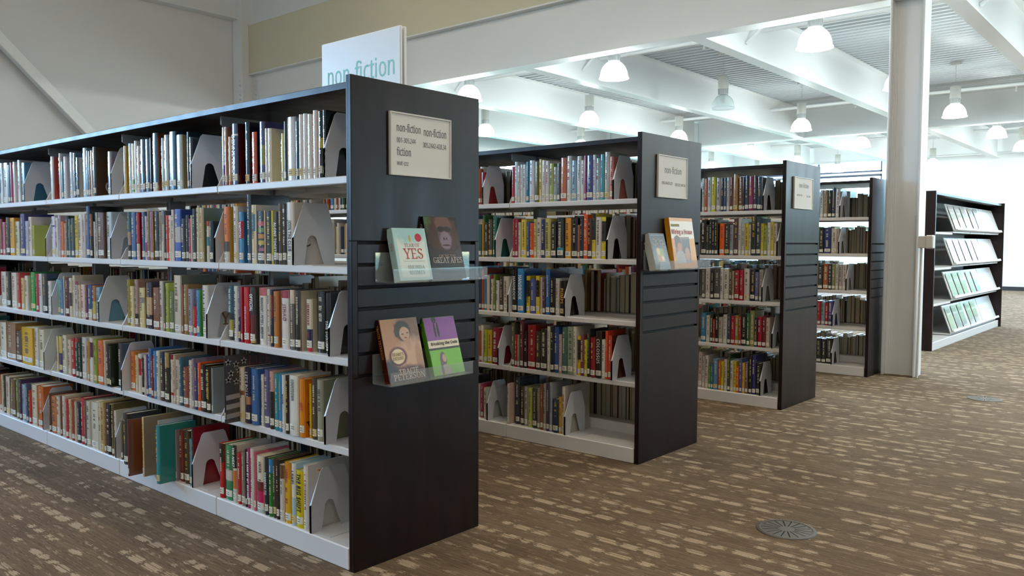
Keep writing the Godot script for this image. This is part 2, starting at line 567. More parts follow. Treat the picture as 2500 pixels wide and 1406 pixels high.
func case_meshes() -> void:
	var w := 0.897
	# shelf: tray with a front lip and a turned-down rear edge
	var mb := MB.new()
	mb.cbox(Vector3(0, -0.027, -0.014), Vector3(w, 0.0, 0.0), 0.003)
	mb.box(Vector3(0, -0.004, -0.262), Vector3(w, 0.0, -0.013))
	mb.box(Vector3(0, -0.027, -0.264), Vector3(w, 0.0, -0.260))
	mb.box(Vector3(0.25, -0.02, -0.25), Vector3(0.262, -0.004, -0.02))
	mb.box(Vector3(0.62, -0.02, -0.25), Vector3(0.632, -0.004, -0.02))
	shelf_mesh = mb.mesh(M.shelf)
	# end bracket: low at the front, rising to the back
	mb = MB.new()
	mb.prism(PackedVector2Array([Vector2(-0.262, -0.03), Vector2(-0.003, -0.03), Vector2(-0.001, 0.0), Vector2(-0.03, 0.055), Vector2(-0.12, 0.105), Vector2(-0.262, 0.11)]), Vector3(0, 0, 0), Vector3(0, 0, 1), Vector3(0, 1, 0), Vector3(0.0018, 0, 0))
	bracket_mesh = mb.mesh(M.shelf)
	mb = MB.new()
	mb.prism(PackedVector2Array([Vector2(-0.28, 0.0), Vector2(-0.02, 0.0), Vector2(-0.02, -0.035), Vector2(-0.06, -0.06), Vector2(-0.28, -0.075)]), Vector3(0, 0, 0), Vector3(0, 0, 1), Vector3(0, 1, 0), Vector3(0.002, 0, 0))
	hanger_mesh = mb.mesh(M.upright)
	# slotted upright
	mb = MB.new()
	mb.box(Vector3(-0.014, 0.08, -0.036), Vector3(0.014, 1.654, 0.036))
	mb.box(Vector3(-0.02, 0.08, -0.04), Vector3(-0.012, 1.654, 0.04)); mb.box(Vector3(0.012, 0.08, -0.04), Vector3(0.02, 1.654, 0.04))
	post_mesh = mb.mesh(M.upright)
	mb = MB.new()
	mb.cbox(Vector3(0, 0.0, -D + 0.001), Vector3(w, 0.08, -0.001), 0.004)
	mb.box(Vector3(0, 0.08, -0.36), Vector3(w, 0.135, -0.27))
	base_mesh = mb.mesh(M.shelf)
	# end panel: core board, plain top and bottom boards, stiles beside the slats
	mb = MB.new()
	mb.box(Vector3(-T, 0.0, -D), Vector3(-0.016, H, 0.0))
	mb.cbox(Vector3(-0.0165, 1.144, -D), Vector3(0.0, H, 0.0), 0.0015)
	mb.cbox(Vector3(-0.0165, 0.0, -D), Vector3(0.0, 0.674, 0.0), 0.0015)
	mb.cbox(Vector3(-0.0165, 0.674, -0.024), Vector3(0.0, 1.144, 0.0), 0.0015)
	mb.cbox(Vector3(-0.0165, 0.674, -D), Vector3(0.0, 1.144, -0.608), 0.0015)
	panel_mesh = mb.mesh(M.espresso)
	mb = MB.new()
	mb.box(Vector3(-0.016, 0.674, -0.608), Vector3(-0.0145, 1.144, -0.024))
	track_mesh = mb.mesh(M.black)
	mb = MB.new()
	mb.cbox(Vector3(-0.013, -0.0322, -0.608), Vector3(-0.0003, 0.0322, -0.024), 0.0015)
	slat_mesh = mb.mesh(M.espresso)

func build_bookcase(k: int) -> void:
	if not shelf_mesh: case_meshes()
	var o := thing("bookcase", CASE_LABEL[k], "bookcase", Vector3(0, 0, -k * S), "dark wood bookcases in a row")
	var p := put(panel_mesh, "end_panel", o)
	p.set_meta("label", "dark stained end panel with slat grooves")
	put(track_mesh, "groove_backing", p)
	var gy := [1.138, 1.062, 0.985, 0.911, 0.835, 0.756, 0.680]
	for j in 6:
		var s := put(slat_mesh, "slat", p, Vector3(0, (gy[j] + gy[j + 1]) * 0.5, 0))
		s.scale.y = (gy[j] - gy[j + 1] - 0.011) / 0.0644
	var mb := MB.new()
	mb.cbox(Vector3(BAYS[5] - T, 0, -D), Vector3(BAYS[5], H, 0.0), 0.002)
	obj(mb, "end_panel", M.espresso, o)
	mb = MB.new()
	mb.cbox(Vector3(BAYS[5], 1.654, -D + 0.004), Vector3(-T, 1.678, -0.004), 0.002)
	obj(mb, "canopy", M.espresso, o)
	for b in 5:
		var x0: float = BAYS[b + 1] + 0.0015
		put(base_mesh, "base", o, Vector3(x0, 0, 0)).scale.x = 0.9735 if b == 0 else 1.0
		if b < 4: put(post_mesh, "upright", o, Vector3(BAYS[b + 1], 0, -D * 0.5))
		for s in 2:
			var turn := Basis.IDENTITY if s == 0 else Basis(Vector3.UP, PI)
			for j in 4:
				var sh := put(shelf_mesh, "shelf", o)
				var fit := Basis.from_scale(Vector3(0.9735 if b == 0 else 1.0, 1, 1))
				sh.transform = Transform3D(turn * fit, Vector3(x0, SHELF_Y[j], -0.03) if s == 0 else Vector3(x0 + (0.873 if b == 0 else 0.897), SHELF_Y[j], -D + 0.03))
				for q in [0.0, 0.895]:
					var bk := put(bracket_mesh, "bracket", sh, Vector3(q, 0, 0))
			if b < 4 or s == 0:
				for q in [x0 + 0.001, x0 + (0.871 if b == 0 else 0.894)]:
					var hg := put(hanger_mesh, "canopy_bracket", o)
					hg.transform = Transform3D(turn, Vector3(q, 1.654, -0.03 if s == 0 else -D + 0.03))

# ------------------------------------------------------------------ books
func arc_z(f: float, bulge: float) -> float:
	return -bulge * f * f

func spine_strip(mb: MB, w: float, bulge: float, y0: float, y1: float, f0: float, f1: float, off: float, col: Color, seg := 6) -> void:
	for k in seg:
		var a := lerpf(f0, f1, float(k) / seg); var b := lerpf(f0, f1, float(k + 1) / seg)
		var na := Vector3(2.0 * bulge * a / (w * 0.5), 0, 1).normalized(); var nb := Vector3(2.0 * bulge * b / (w * 0.5), 0, 1).normalized()
		var A := Vector3(a * w * 0.5, y0, arc_z(a, bulge) + off); var B := Vector3(b * w * 0.5, y0, arc_z(b, bulge) + off)
		var C := Vector3(B.x, y1, B.z); var E := Vector3(A.x, y1, A.z)
		mb.tri(A, B, C, na, nb, nb, col); mb.tri(A, C, E, na, nb, na, col)

func cover_geometry(mb: MB, w: float, h: float, d: float, col: Color, side: Color, bands: Array, seg := 6) -> void:
	var bulge := minf(0.007, w * 0.24)
	var cuts := [0.0, 1.0]
	for b in bands: cuts.append_array([b[0], b[1]])
	cuts.sort()
	for i in cuts.size() - 1:
		if cuts[i + 1] - cuts[i] < 1e-4: continue
		var mid: float = (cuts[i] + cuts[i + 1]) * 0.5
		var cc := col
		for b in bands:
			if mid > b[0] and mid < b[1]: cc = lin(b[2])
		spine_strip(mb, w, bulge, cuts[i] * h, cuts[i + 1] * h, -1.0, 1.0, 0.0, cc, seg)
	var x := w * 0.5
	var t := minf(0.0025, w * 0.14)
	var zb := -bulge
	mb.quad(Vector3(x, 0, zb), Vector3(x, 0, -d), Vector3(x, h, -d), Vector3(x, h, zb), side)
	mb.quad(Vector3(-x, 0, -d), Vector3(-x, 0, zb), Vector3(-x, h, zb), Vector3(-x, h, -d), col)
	for s in [-1.0, 1.0]:
		var xo: float = s * x; var xi: float = s * (x - t)
		var cc: Color = side if s > 0 else col
		mb.quad(Vector3(minf(xo, xi), h, zb), Vector3(maxf(xo, xi), h, zb), Vector3(maxf(xo, xi), h, -d), Vector3(minf(xo, xi), h, -d), cc)
		mb.quad(Vector3(maxf(xo, xi), 0, -d), Vector3(minf(xo, xi), 0, -d), Vector3(minf(xo, xi), h, -d), Vector3(maxf(xo, xi), h, -d), cc)
		mb.quad(Vector3(xi, 0, -0.004), Vector3(xi, 0, -d), Vector3(xi, h, -d), Vector3(xi, h, -0.004), cc)
	# top of the rounded spine
	for k in seg:
		var a := -1.0 + 2.0 * k / seg; var b := -1.0 + 2.0 * (k + 1) / seg
		mb.quad(Vector3(a * x, h, arc_z(a, bulge)), Vector3(b * x, h, arc_z(b, bulge)), Vector3(b * x, h, zb - 0.002), Vector3(a * x, h, zb - 0.002), col)

func pages_geometry(mb: MB, w: float, h: float, d: float) -> void:
	var t := minf(0.0025, w * 0.14) + 0.0002
	mb.box(Vector3(-w * 0.5 + t, 0.003, -d + 0.004), Vector3(w * 0.5 - t, h - 0.004, -minf(0.007, w * 0.24) - 0.002))

func marks(mb: MB, w: float, h: float, base: Color, r: RandomNumberGenerator) -> void:
	# lettering too small to read: short bars along the spine
	var light := base.get_luminance() > 0.25
	var col := lin("4a4640") if light else lin("c8c0a8")
	if r.randf() < 0.25: col = lin("8a3030") if light else lin("c8a850")
	var y := h * r.randf_range(0.86, 0.93)
	var stop := h * r.randf_range(0.24, 0.5)
	var hw := w * r.randf_range(0.12, 0.22)
	var off := w * r.randf_range(-0.1, 0.1)
	while y > stop:
		var L := r.randf_range(0.0025, 0.0055)
		if r.randf() < 0.85:
			var a := off - hw * r.randf_range(0.7, 1.0); var b := off + hw * r.randf_range(0.7, 1.0)
			mb.quad(Vector3(a, y - L, 0.0004), Vector3(b, y - L, 0.0004), Vector3(b, y, 0.0004), Vector3(a, y, 0.0004), col)
		y -= L + r.randf_range(0.0015, 0.0035)
		if r.randf() < 0.08: y -= 0.015

func depth_of(h: float) -> float:
	return clampf(h * 0.68, 0.12, 0.2)

func build_books() -> void:
	var far_cover := MB.new()
	var far_pages := MB.new()
	var taken := {}
	for row in BOOKS:
		var ex: Dictionary = row[8] if row.size() > 8 else {}
		var k: int = row[0]; var sh: int = row[1]
		var w: float = row[3]; var h: float = row[4]
		var d: float = ex.get("d", depth_of(h))
		var col := lin(row[6])
		var side := lin(ex.s) if ex.has("s") else col
		var bands: Array = ex.get("b", [])
		var at := Vector3(row[2] + w * 0.5, SHELF_Y[sh] + 0.0003, row[5] - k * S)
		rng.seed = hash("%d %d %f" % [k, sh, row[2]])
		if row[7] == "":
			far_cover.X = Transform3D(Basis.IDENTITY, at); far_pages.X = far_cover.X
			cover_geometry(far_cover, w, h, d, col, side, bands, 4)
			pages_geometry(far_pages, w, h, d)
			spine_strip(far_cover, w, minf(0.007, w * 0.24), 0.012, 0.036, -0.85, 0.85, 0.0006, lin("dcd8cc"), 3)
			if w > 0.014: marks(far_cover, w, h, col, rng)
			continue
		var o := thing("book", row[7], "book", at, "books on the bookcase shelves")
		var cm := MB.new()
		cover_geometry(cm, w, h, d, col, side, bands)
		if not ex.has("t") and w > 0.012: marks(cm, w, h, col, rng)
		if ex.has("stars"): star_cover(cm, w, h, d)
		obj(cm, "cover", M.jacket, o)
		var pm := MB.new()
		pages_geometry(pm, w, h, d)
		obj(pm, "pages", M.pages, o)
		var lm := MB.new()
		var ly := 0.012 + rng.randf() * 0.006
		spine_strip(lm, w, minf(0.007, w * 0.24), ly, ly + 0.027, -0.86, 0.86, 0.0008, lin("e2decf") if rng.randf() < 0.9 else lin("d8c48a"))
		for q in 2: lm.quad(Vector3(-w * 0.2, ly + 0.008 + q * 0.008, 0.0012), Vector3(w * 0.18, ly + 0.008 + q * 0.008, 0.0012), Vector3(w * 0.18, ly + 0.0105 + q * 0.008, 0.0012), Vector3(-w * 0.2, ly + 0.0105 + q * 0.008, 0.0012), lin("55524c"))
		obj(lm, "spine_label", M.matte, o)
		if ex.has("t"):
			var f: Array = ex.get("f", [0.3, 0.85])
			var xf := Transform3D(Basis(Vector3(0, -1, 0), Vector3(1, 0, 0), Vector3(0, 0, 1)), Vector3(0, h * (f[0] + f[1]) * 0.5, 0.0012))
			text(o, ex.t, sans_bold, ex.get("tc", "f0f0f0"), w * 0.52, h * (f[1] - f[0]), xf, "title")
		for t in ex.get("ct", []):
			var xf2 := Transform3D(Basis(Vector3(0, 0, -1), Vector3(0, 1, 0), Vector3(1, 0, 0)), Vector3(w * 0.5 + 0.001, t[2] * h, -d * t[1]))
			text(o, t[0], serif, t[4], t[3], 0.14, xf2, "cover_lettering")
		if row[7].begins_with("large brown"):
			var rb := MB.new()
			rb.tube([Vector3(0, 0.01, 0.001), Vector3(-0.005, -0.03, 0.02), Vector3(-0.03, -0.075, 0.025)], 0.0022, 6, lin("2a1c18"))
			rb.tube([Vector3(-0.03, -0.075, 0.025), Vector3(-0.022, -0.0785, 0.045)], 0.0022, 6, lin("2a1c18"))
			obj(rb, "ribbon", M.matte, o)
	# books shelved where the row list does not reach: far bays, and the backs of all the bookcases
	var pal := ["d8d2c6", "c8bea8", "8a2a2c", "2a3a60", "22201e", "3a6a6a", "b8862c", "6a4a34", "dcd8d0", "54585c", "a04a2c", "3c5a3a", "8a7a68", "c0b070", "5a3a5a", "2c2a28", "b03040", "4a7aa0", "d0c4b0", "a8a49c"]
	var dull := ["4a4438", "5a5244", "6a6456", "3a342c", "74705e", "2c2824", "8a8470", "4c3a30", "3a4038", "64584a"]
	rng.seed = 99
	for k in 4:
		for sh in 5:
			for s in 2:
				for b in 5:
					if s == 0 and covered(k, sh, b): continue
					if s == 1 and k == 0 and b == 0 and sh < 2: continue
					var x: float = BAYS[b + 1] + 0.01
					var stop: float = BAYS[b] - (rng.randf_range(0.02, 0.12) if s == 1 else rng.randf_range(0.12, 0.35))
					while x < stop:
						var w := rng.randf_range(0.014, 0.042)
						var h := rng.randf_range(0.19, 0.255)
						var zz := -k * S - 0.035 - rng.randf() * 0.02 if s == 0 else -k * S - D + 0.035 + rng.randf() * 0.02
						var c: String = pal[rng.randi() % pal.size()]
						if s == 1: c = dull[rng.randi() % dull.size()] if rng.randf() < 0.5 else pal[rng.randi() % pal.size()]
						far_cover.X = Transform3D(Basis.IDENTITY if s == 0 else Basis(Vector3.UP, PI), Vector3(x + w * 0.5, SHELF_Y[sh] + 0.0003, zz))
						far_pages.X = far_cover.X
						cover_geometry(far_cover, w - 0.0006, h, depth_of(h), lin(c), lin(c), [], 3)
						pages_geometry(far_pages, w - 0.0006, h, depth_of(h))
						spine_strip(far_cover, w, minf(0.007, w * 0.24), 0.012, 0.036, -0.85, 0.85, 0.0006, lin("dcd8cc"), 3)
						x += w
	var am := ArrayMesh.new()
	far_cover.add_to(am, M.jacket)
	far_pages.add_to(am, M.pages)
	var st := put(am, "shelved_books", self)
	tag(st, "rows of assorted books on the further shelves and rear sides", "books")
	st.set_meta("kind", "stuff")

func covered(k: int, sh: int, b: int) -> bool:
	for row in BOOKS:
		if row[0] == k and row[1] == sh and row[2] > BAYS[b + 1] and row[2] < BAYS[b]:
			return k != 1 or b == 0
	return false

func star_cover(mb: MB, w: float, h: float, d: float) -> void:
	# black and white flag picture on the large-format cover
	var x := w * 0.5 + 0.0004
	for k in 9:
		var cz := -d * (0.06 + 0.14 * (k % 3)) - 0.012 * (k / 3 % 2); var cy := h * (0.9 - 0.13 * (k / 3)) - 0.01 * (k % 2)
		for j in 5:
			var a0 := TAU * j / 5.0 + PI / 2
			var tip := Vector3(x, cy + sin(a0) * 0.016, cz - cos(a0) * 0.016)
			var l := Vector3(x, cy + sin(a0 + 1.9) * 0.0065, cz - cos(a0 + 1.9) * 0.0065)
			var r := Vector3(x, cy + sin(a0 - 1.9) * 0.0065, cz - cos(a0 - 1.9) * 0.0065)
			mb.tri(tip, l, r, Vector3.RIGHT, Vector3.RIGHT, Vector3.RIGHT, lin("c4c0bc"))
	for k in 3:
		var y0 := h * (0.06 + 0.14 * k)
		mb.quad(Vector3(x, y0, -0.004), Vector3(x, y0 + 0.012, -d * 0.62), Vector3(x, y0 + 0.03, -d * 0.62), Vector3(x, y0 + 0.02, -0.004), lin("a8a29e"))

# ------------------------------------------------------------------ bookends
func build_bookends() -> void:
	var mb := MB.new()
	var poly := PackedVector2Array([Vector2(0, 0), Vector2(-0.045, 0)])
	for k in 9:
		var a := PI * k / 8.0
		poly.append(Vector2(-0.082 + 0.022 * cos(a) * (1.0 if k > 0 and k < 8 else 1.0), 0.088 + 0.022 * sin(a)))
	poly.append_array([Vector2(-0.135, 0), Vector2(-0.185, 0), Vector2(-0.185, 0.13), Vector2(-0.155, 0.222), Vector2(-0.145, 0.232), Vector2(-0.052, 0.232), Vector2(-0.042, 0.222), Vector2(0, 0.105)])
	mb.prism(poly, Vector3(0, 0, 0), Vector3(0, 0, 1), Vector3(0, 1, 0), Vector3(0.0016, 0, 0))
	# flange folded back along the front edge, tapering towards the top
	mb.prism(PackedVector2Array([Vector2(0, 0), Vector2(-0.011, 0), Vector2(-0.011, 0.1), Vector2(0, 0.105)]), Vector3(0.0016, 0, -0.0014), Vector3(1, 0, 0), Vector3(0, 1, 0), Vector3(0, 0, 0.0014))
	mb.quad(Vector3(-0.0094, 0.1, 0), Vector3(0.0016, 0.105, 0), Vector3(0.0016, 0.2, -0.034), Vector3(0.0, 0.2, -0.034))
	var upright := mb.mesh(M.bookend)
	mb = MB.new()
	mb.cbox(Vector3(0.0016, 0.0, -0.16), Vector3(0.085, 0.0014, -0.02), 0.0004)
	var foot := mb.mesh(M.bookend)
	var names := ["top", "second", "third", "fourth", "bottom"]
	var cases := ["nearest", "second", "third", "fourth"]
	var bays := ["bay beside end panel", "second bay from end panel", "third bay from end panel", "fourth bay from end panel"]
	for e in BOOKENDS:
		var x: float = e[3]
		if x > -0.04: x = -0.04
		var o := thing("bookend", "white metal bookend, %s shelf, %s bookcase, %s" % [names[e[1]], cases[e[0]], bays[e[2]]], "bookend", Vector3(x, SHELF_Y[e[1]] + 0.0003, e[4]), "white bookends on the shelves")
		put(upright, "plate", o)
		if x < -0.12: put(foot, "foot", o)

# ------------------------------------------------------------------ signs
func plaque(k: int, y0: float, y1: float, z0: float, z1: float, label: String, lines: Array) -> void:
	var o := thing("notice_holder", label, "sign", Vector3(0.0, y0, z1), "clear fronted notice holders on the end panels")
	var hh := y1 - y0
	var ww := z0 - z1
	var mb := MB.new()
	for b in [[Vector3(0.0002, 0, 0), Vector3(0.012, hh, 0.006)], [Vector3(0.0002, 0, ww - 0.006), Vector3(0.012, hh, ww)], [Vector3(0.0002, 0, 0.006), Vector3(0.012, 0.006, ww - 0.006)], [Vector3(0.0002, hh - 0.006, 0.006), Vector3(0.012, hh, ww - 0.006)]]: mb.cbox(b[0], b[1], 0.001)
	obj(mb, "frame", M.plate, o)
	mb = MB.new()
	mb.box(Vector3(0.0002, 0.006, 0.006), Vector3(0.008, hh - 0.006, ww - 0.006))
	var sheet := obj(mb, "paper_sheet", M.paper, o)
	for l in lines:   # [text, z of the left end, z of the right end, y of the middle, height, colour]
		var xf := Transform3D(Basis(Vector3(0, 0, -1), Vector3(0, 1, 0), Vector3(1, 0, 0)), Vector3(0.0085, l[3] - y0, (l[1] + l[2]) * 0.5 - z1))
		text(sheet, l[0], sans, l[5], l[4], l[1] - l[2], xf)

func build_signs() -> void:
	plaque(0, 1.376, 1.598, -0.164, -0.465, "framed notice reading non-fiction and fiction on the nearest end panel", [["non-fiction", -0.196, -0.31, 1.546, 0.03, "55565a"], ["non-fiction", -0.326, -0.44, 1.542, 0.03, "55565a"], ["001-305.244", -0.196, -0.286, 1.501, 0.018, "6c6d70"], ["305.2442-428.34", -0.322, -0.44, 1.494, 0.018, "6c6d70"], ["fiction", -0.196, -0.262, 1.461, 0.03, "55565a"], ["wat-zzz", -0.196, -0.25, 1.42, 0.015, "6c6d70"]])
	plaque(1, 1.378, 1.6, -1.98, -2.289, "framed notice reading non-fiction on the second end panel", [["non-fiction", -2.05, -2.225, 1.525, 0.036, "6a6a6c"], ["428.34-629.222", -2.02, -2.13, 1.455, 0.015, "7c7c7e"], ["629.2222-641.56", -2.16, -2.27, 1.452, 0.015, "7c7c7e"]])
	plaque(2, 1.38, 1.6, -3.79, -4.133, "framed notice with faint lettering on the third end panel", [["non-fiction", -3.88, -4.05, 1.545, 0.034, "8a8a84"], ["641.56-745", -3.84, -3.94, 1.475, 0.014, "98988f"], ["745-796", -4.0, -4.1, 1.472, 0.014, "98988f"]])
	var o := thing("hanging_sign", "white double sign board reading non-fiction on top of the nearest bookcase", "sign", Vector3(-0.32, 1.678, -0.315))
	var mb := MB.new()
	mb.cbox(Vector3(-0.24, 0.02, 0.004), Vector3(0.233, 0.256, 0.016), 0.002)
	obj(mb, "board", M.sign_white, o)
	mb = MB.new()
	mb.cbox(Vector3(-0.24, 0.02, -0.016), Vector3(0.233, 0.256, -0.004), 0.002)
	obj(mb, "board", M.sign_white, o)
	mb = MB.new()
	mb.box(Vector3(-0.2, 0.0, -0.014), Vector3(-0.17, 0.03, 0.014)); mb.box(Vector3(0.17, 0.0, -0.014), Vector3(0.2, 0.03, 0.014)); mb.box(Vector3(-0.2, 0.02, -0.0039), Vector3(0.2, 0.04, 0.0039))
	obj(mb, "foot", M.plate, o)
	text(o, "non-fiction", sans, "8fd6cc", 0.078, 0.4, Transform3D(Basis.IDENTITY, Vector3(0.0, 0.122, 0.0167)))

# ------------------------------------------------------------------ display books on the end panels
func picture(w: int, h: int, bg: Color, shapes: Array) -> ImageTexture:
	# shapes: [cx, cy, rx, ry, colour, softness] ellipses in 0..1, or ["r", x0, y0, x1, y1, colour]
	var img := Image.create(w, h, true, Image.FORMAT_RGB8)
	img.fill(bg)
	var f := FastNoiseLite.new(); f.seed = 5; f.frequency = 0.03
	for s in shapes:
		if s[0] is String:
			img.fill_rect(Rect2i(roundi(s[1] * w), roundi(s[2] * h), roundi((s[3] - s[1]) * w), roundi((s[4] - s[2]) * h)), s[5])
			continue
		var x0 := maxi(0, floori((s[0] - s[2] * 1.3) * w)); var x1 := mini(w, ceili((s[0] + s[2] * 1.3) * w))
		var y0 := maxi(0, floori((s[1] - s[3] * 1.3) * h)); var y1 := mini(h, ceili((s[1] + s[3] * 1.3) * h))
		for y in range(y0, y1):
			for x in range(x0, x1):
				var q: float = Vector2(((x + 0.5) / w - s[0]) / s[2], ((y + 0.5) / h - s[1]) / s[3]).length() + f.get_noise_2d(x, y) * 0.12 * s[5]
				var a: float = clampf((1.0 - q) / maxf(0.02, 0.3 * s[5]) + 0.5, 0.0, 1.0)
				if a > 0.0: img.set_pixel(x, y, img.get_pixel(x, y).lerp(s[4], a))
	img.generate_mipmaps()
	return ImageTexture.create_from_image(img)

func display_book(label: String, y: float, zc: float, w: float, h: float, t: float, tex: Texture2D, spine: String, lines: Array, spine_lines: Array, lean := 14.0, roll := 0.0) -> Node3D:
	# a book shown cover out: leans back against the end panel; cover faces +x
	var o := thing("display_book", label, "book", Vector3(0.068, y, zc), "books shown cover out on the end panels")
	o.basis = Basis(Vector3.BACK, deg_to_rad(lean)) * Basis(Vector3.RIGHT, deg_to_rad(roll))
	var mb := MB.new()
	mb.cbox(Vector3(-t + 0.002, 0.002, -w * 0.5 + 0.003), Vector3(-0.002, h - 0.003, w * 0.5 - 0.002), 0.001)
	obj(mb, "pages", M.pages, o)
	mb = MB.new()
	var sc := lin(spine)
	mb.box(Vector3(-0.002, 0, -w * 0.5), Vector3(0.0, h, w * 0.5), sc)
	mb.box(Vector3(-t, 0, -w * 0.5), Vector3(-t + 0.002, h, w * 0.5), sc)
	mb.cbox(Vector3(-t, 0, w * 0.5 - 0.002), Vector3(0.0, h, w * 0.5 + 0.001), 0.001, sc)
	var cover := obj(mb, "cover", M.jacket, o)
	var pm := StandardMaterial3D.new()
	pm.albedo_texture = tex
	pm.roughness = 0.25
	mb = MB.new()
	mb.quad(Vector3(0.0004, 0.001, w * 0.5 - 0.001), Vector3(0.0004, 0.001, -w * 0.5 + 0.001), Vector3(0.0004, h - 0.001, -w * 0.5 + 0.001), Vector3(0.0004, h - 0.001, w * 0.5 - 0.001))
	mb.quad(Vector3(0.0001, 0.001, w * 0.5 - 0.001), Vector3(0.0001, h - 0.001, w * 0.5 - 0.001), Vector3(0.0001, h - 0.001, -w * 0.5 + 0.001), Vector3(0.0001, 0.001, -w * 0.5 + 0.001))
	obj(mb, "cover_picture", pm, cover)
	for l in lines:   # [text, x 0..1, y 0..1 from the top, height m, max width 0..1, colour, serif?]
		var xf := Transform3D(Basis(Vector3(0, 0, -1), Vector3(0, 1, 0), Vector3(1, 0, 0)), Vector3(0.001, h * (1.0 - l[2]), w * (0.5 - l[1])))
		text(cover, l[0], serif if l[6] else sans_bold, l[5], l[3], w * l[4], xf)
	for l in spine_lines:   # [text, y from top 0..1, height, length, colour]
		var xf := Transform3D(Basis(Vector3(0, -1, 0), Vector3(1, 0, 0), Vector3(0, 0, 1)), Vector3(-t * 0.5, h * (1.0 - l[1]), w * 0.5 + 0.0016))
		text(cover, l[0], serif, l[4], l[2], l[3], xf, "spine_lettering")
	return o

func holder(y: float, z0: float, z1: float, label: String) -> void:
	var o := thing("display_ledge", label, "display ledge", Vector3(0, y, z1), "clear acrylic book ledges")
	var mb := MB.new()
	var w := z0 - z1
	mb.box(Vector3(0.001, 0.0, 0), Vector3(0.004, 0.1, w))
	mb.box(Vector3(0.004, -0.003, 0), Vector3(0.10, 0.0, w))
	mb.box(Vector3(0.097, 0.0, 0), Vector3(0.10, 0.045, w))
	obj(mb, "ledge", M.acrylic, o)

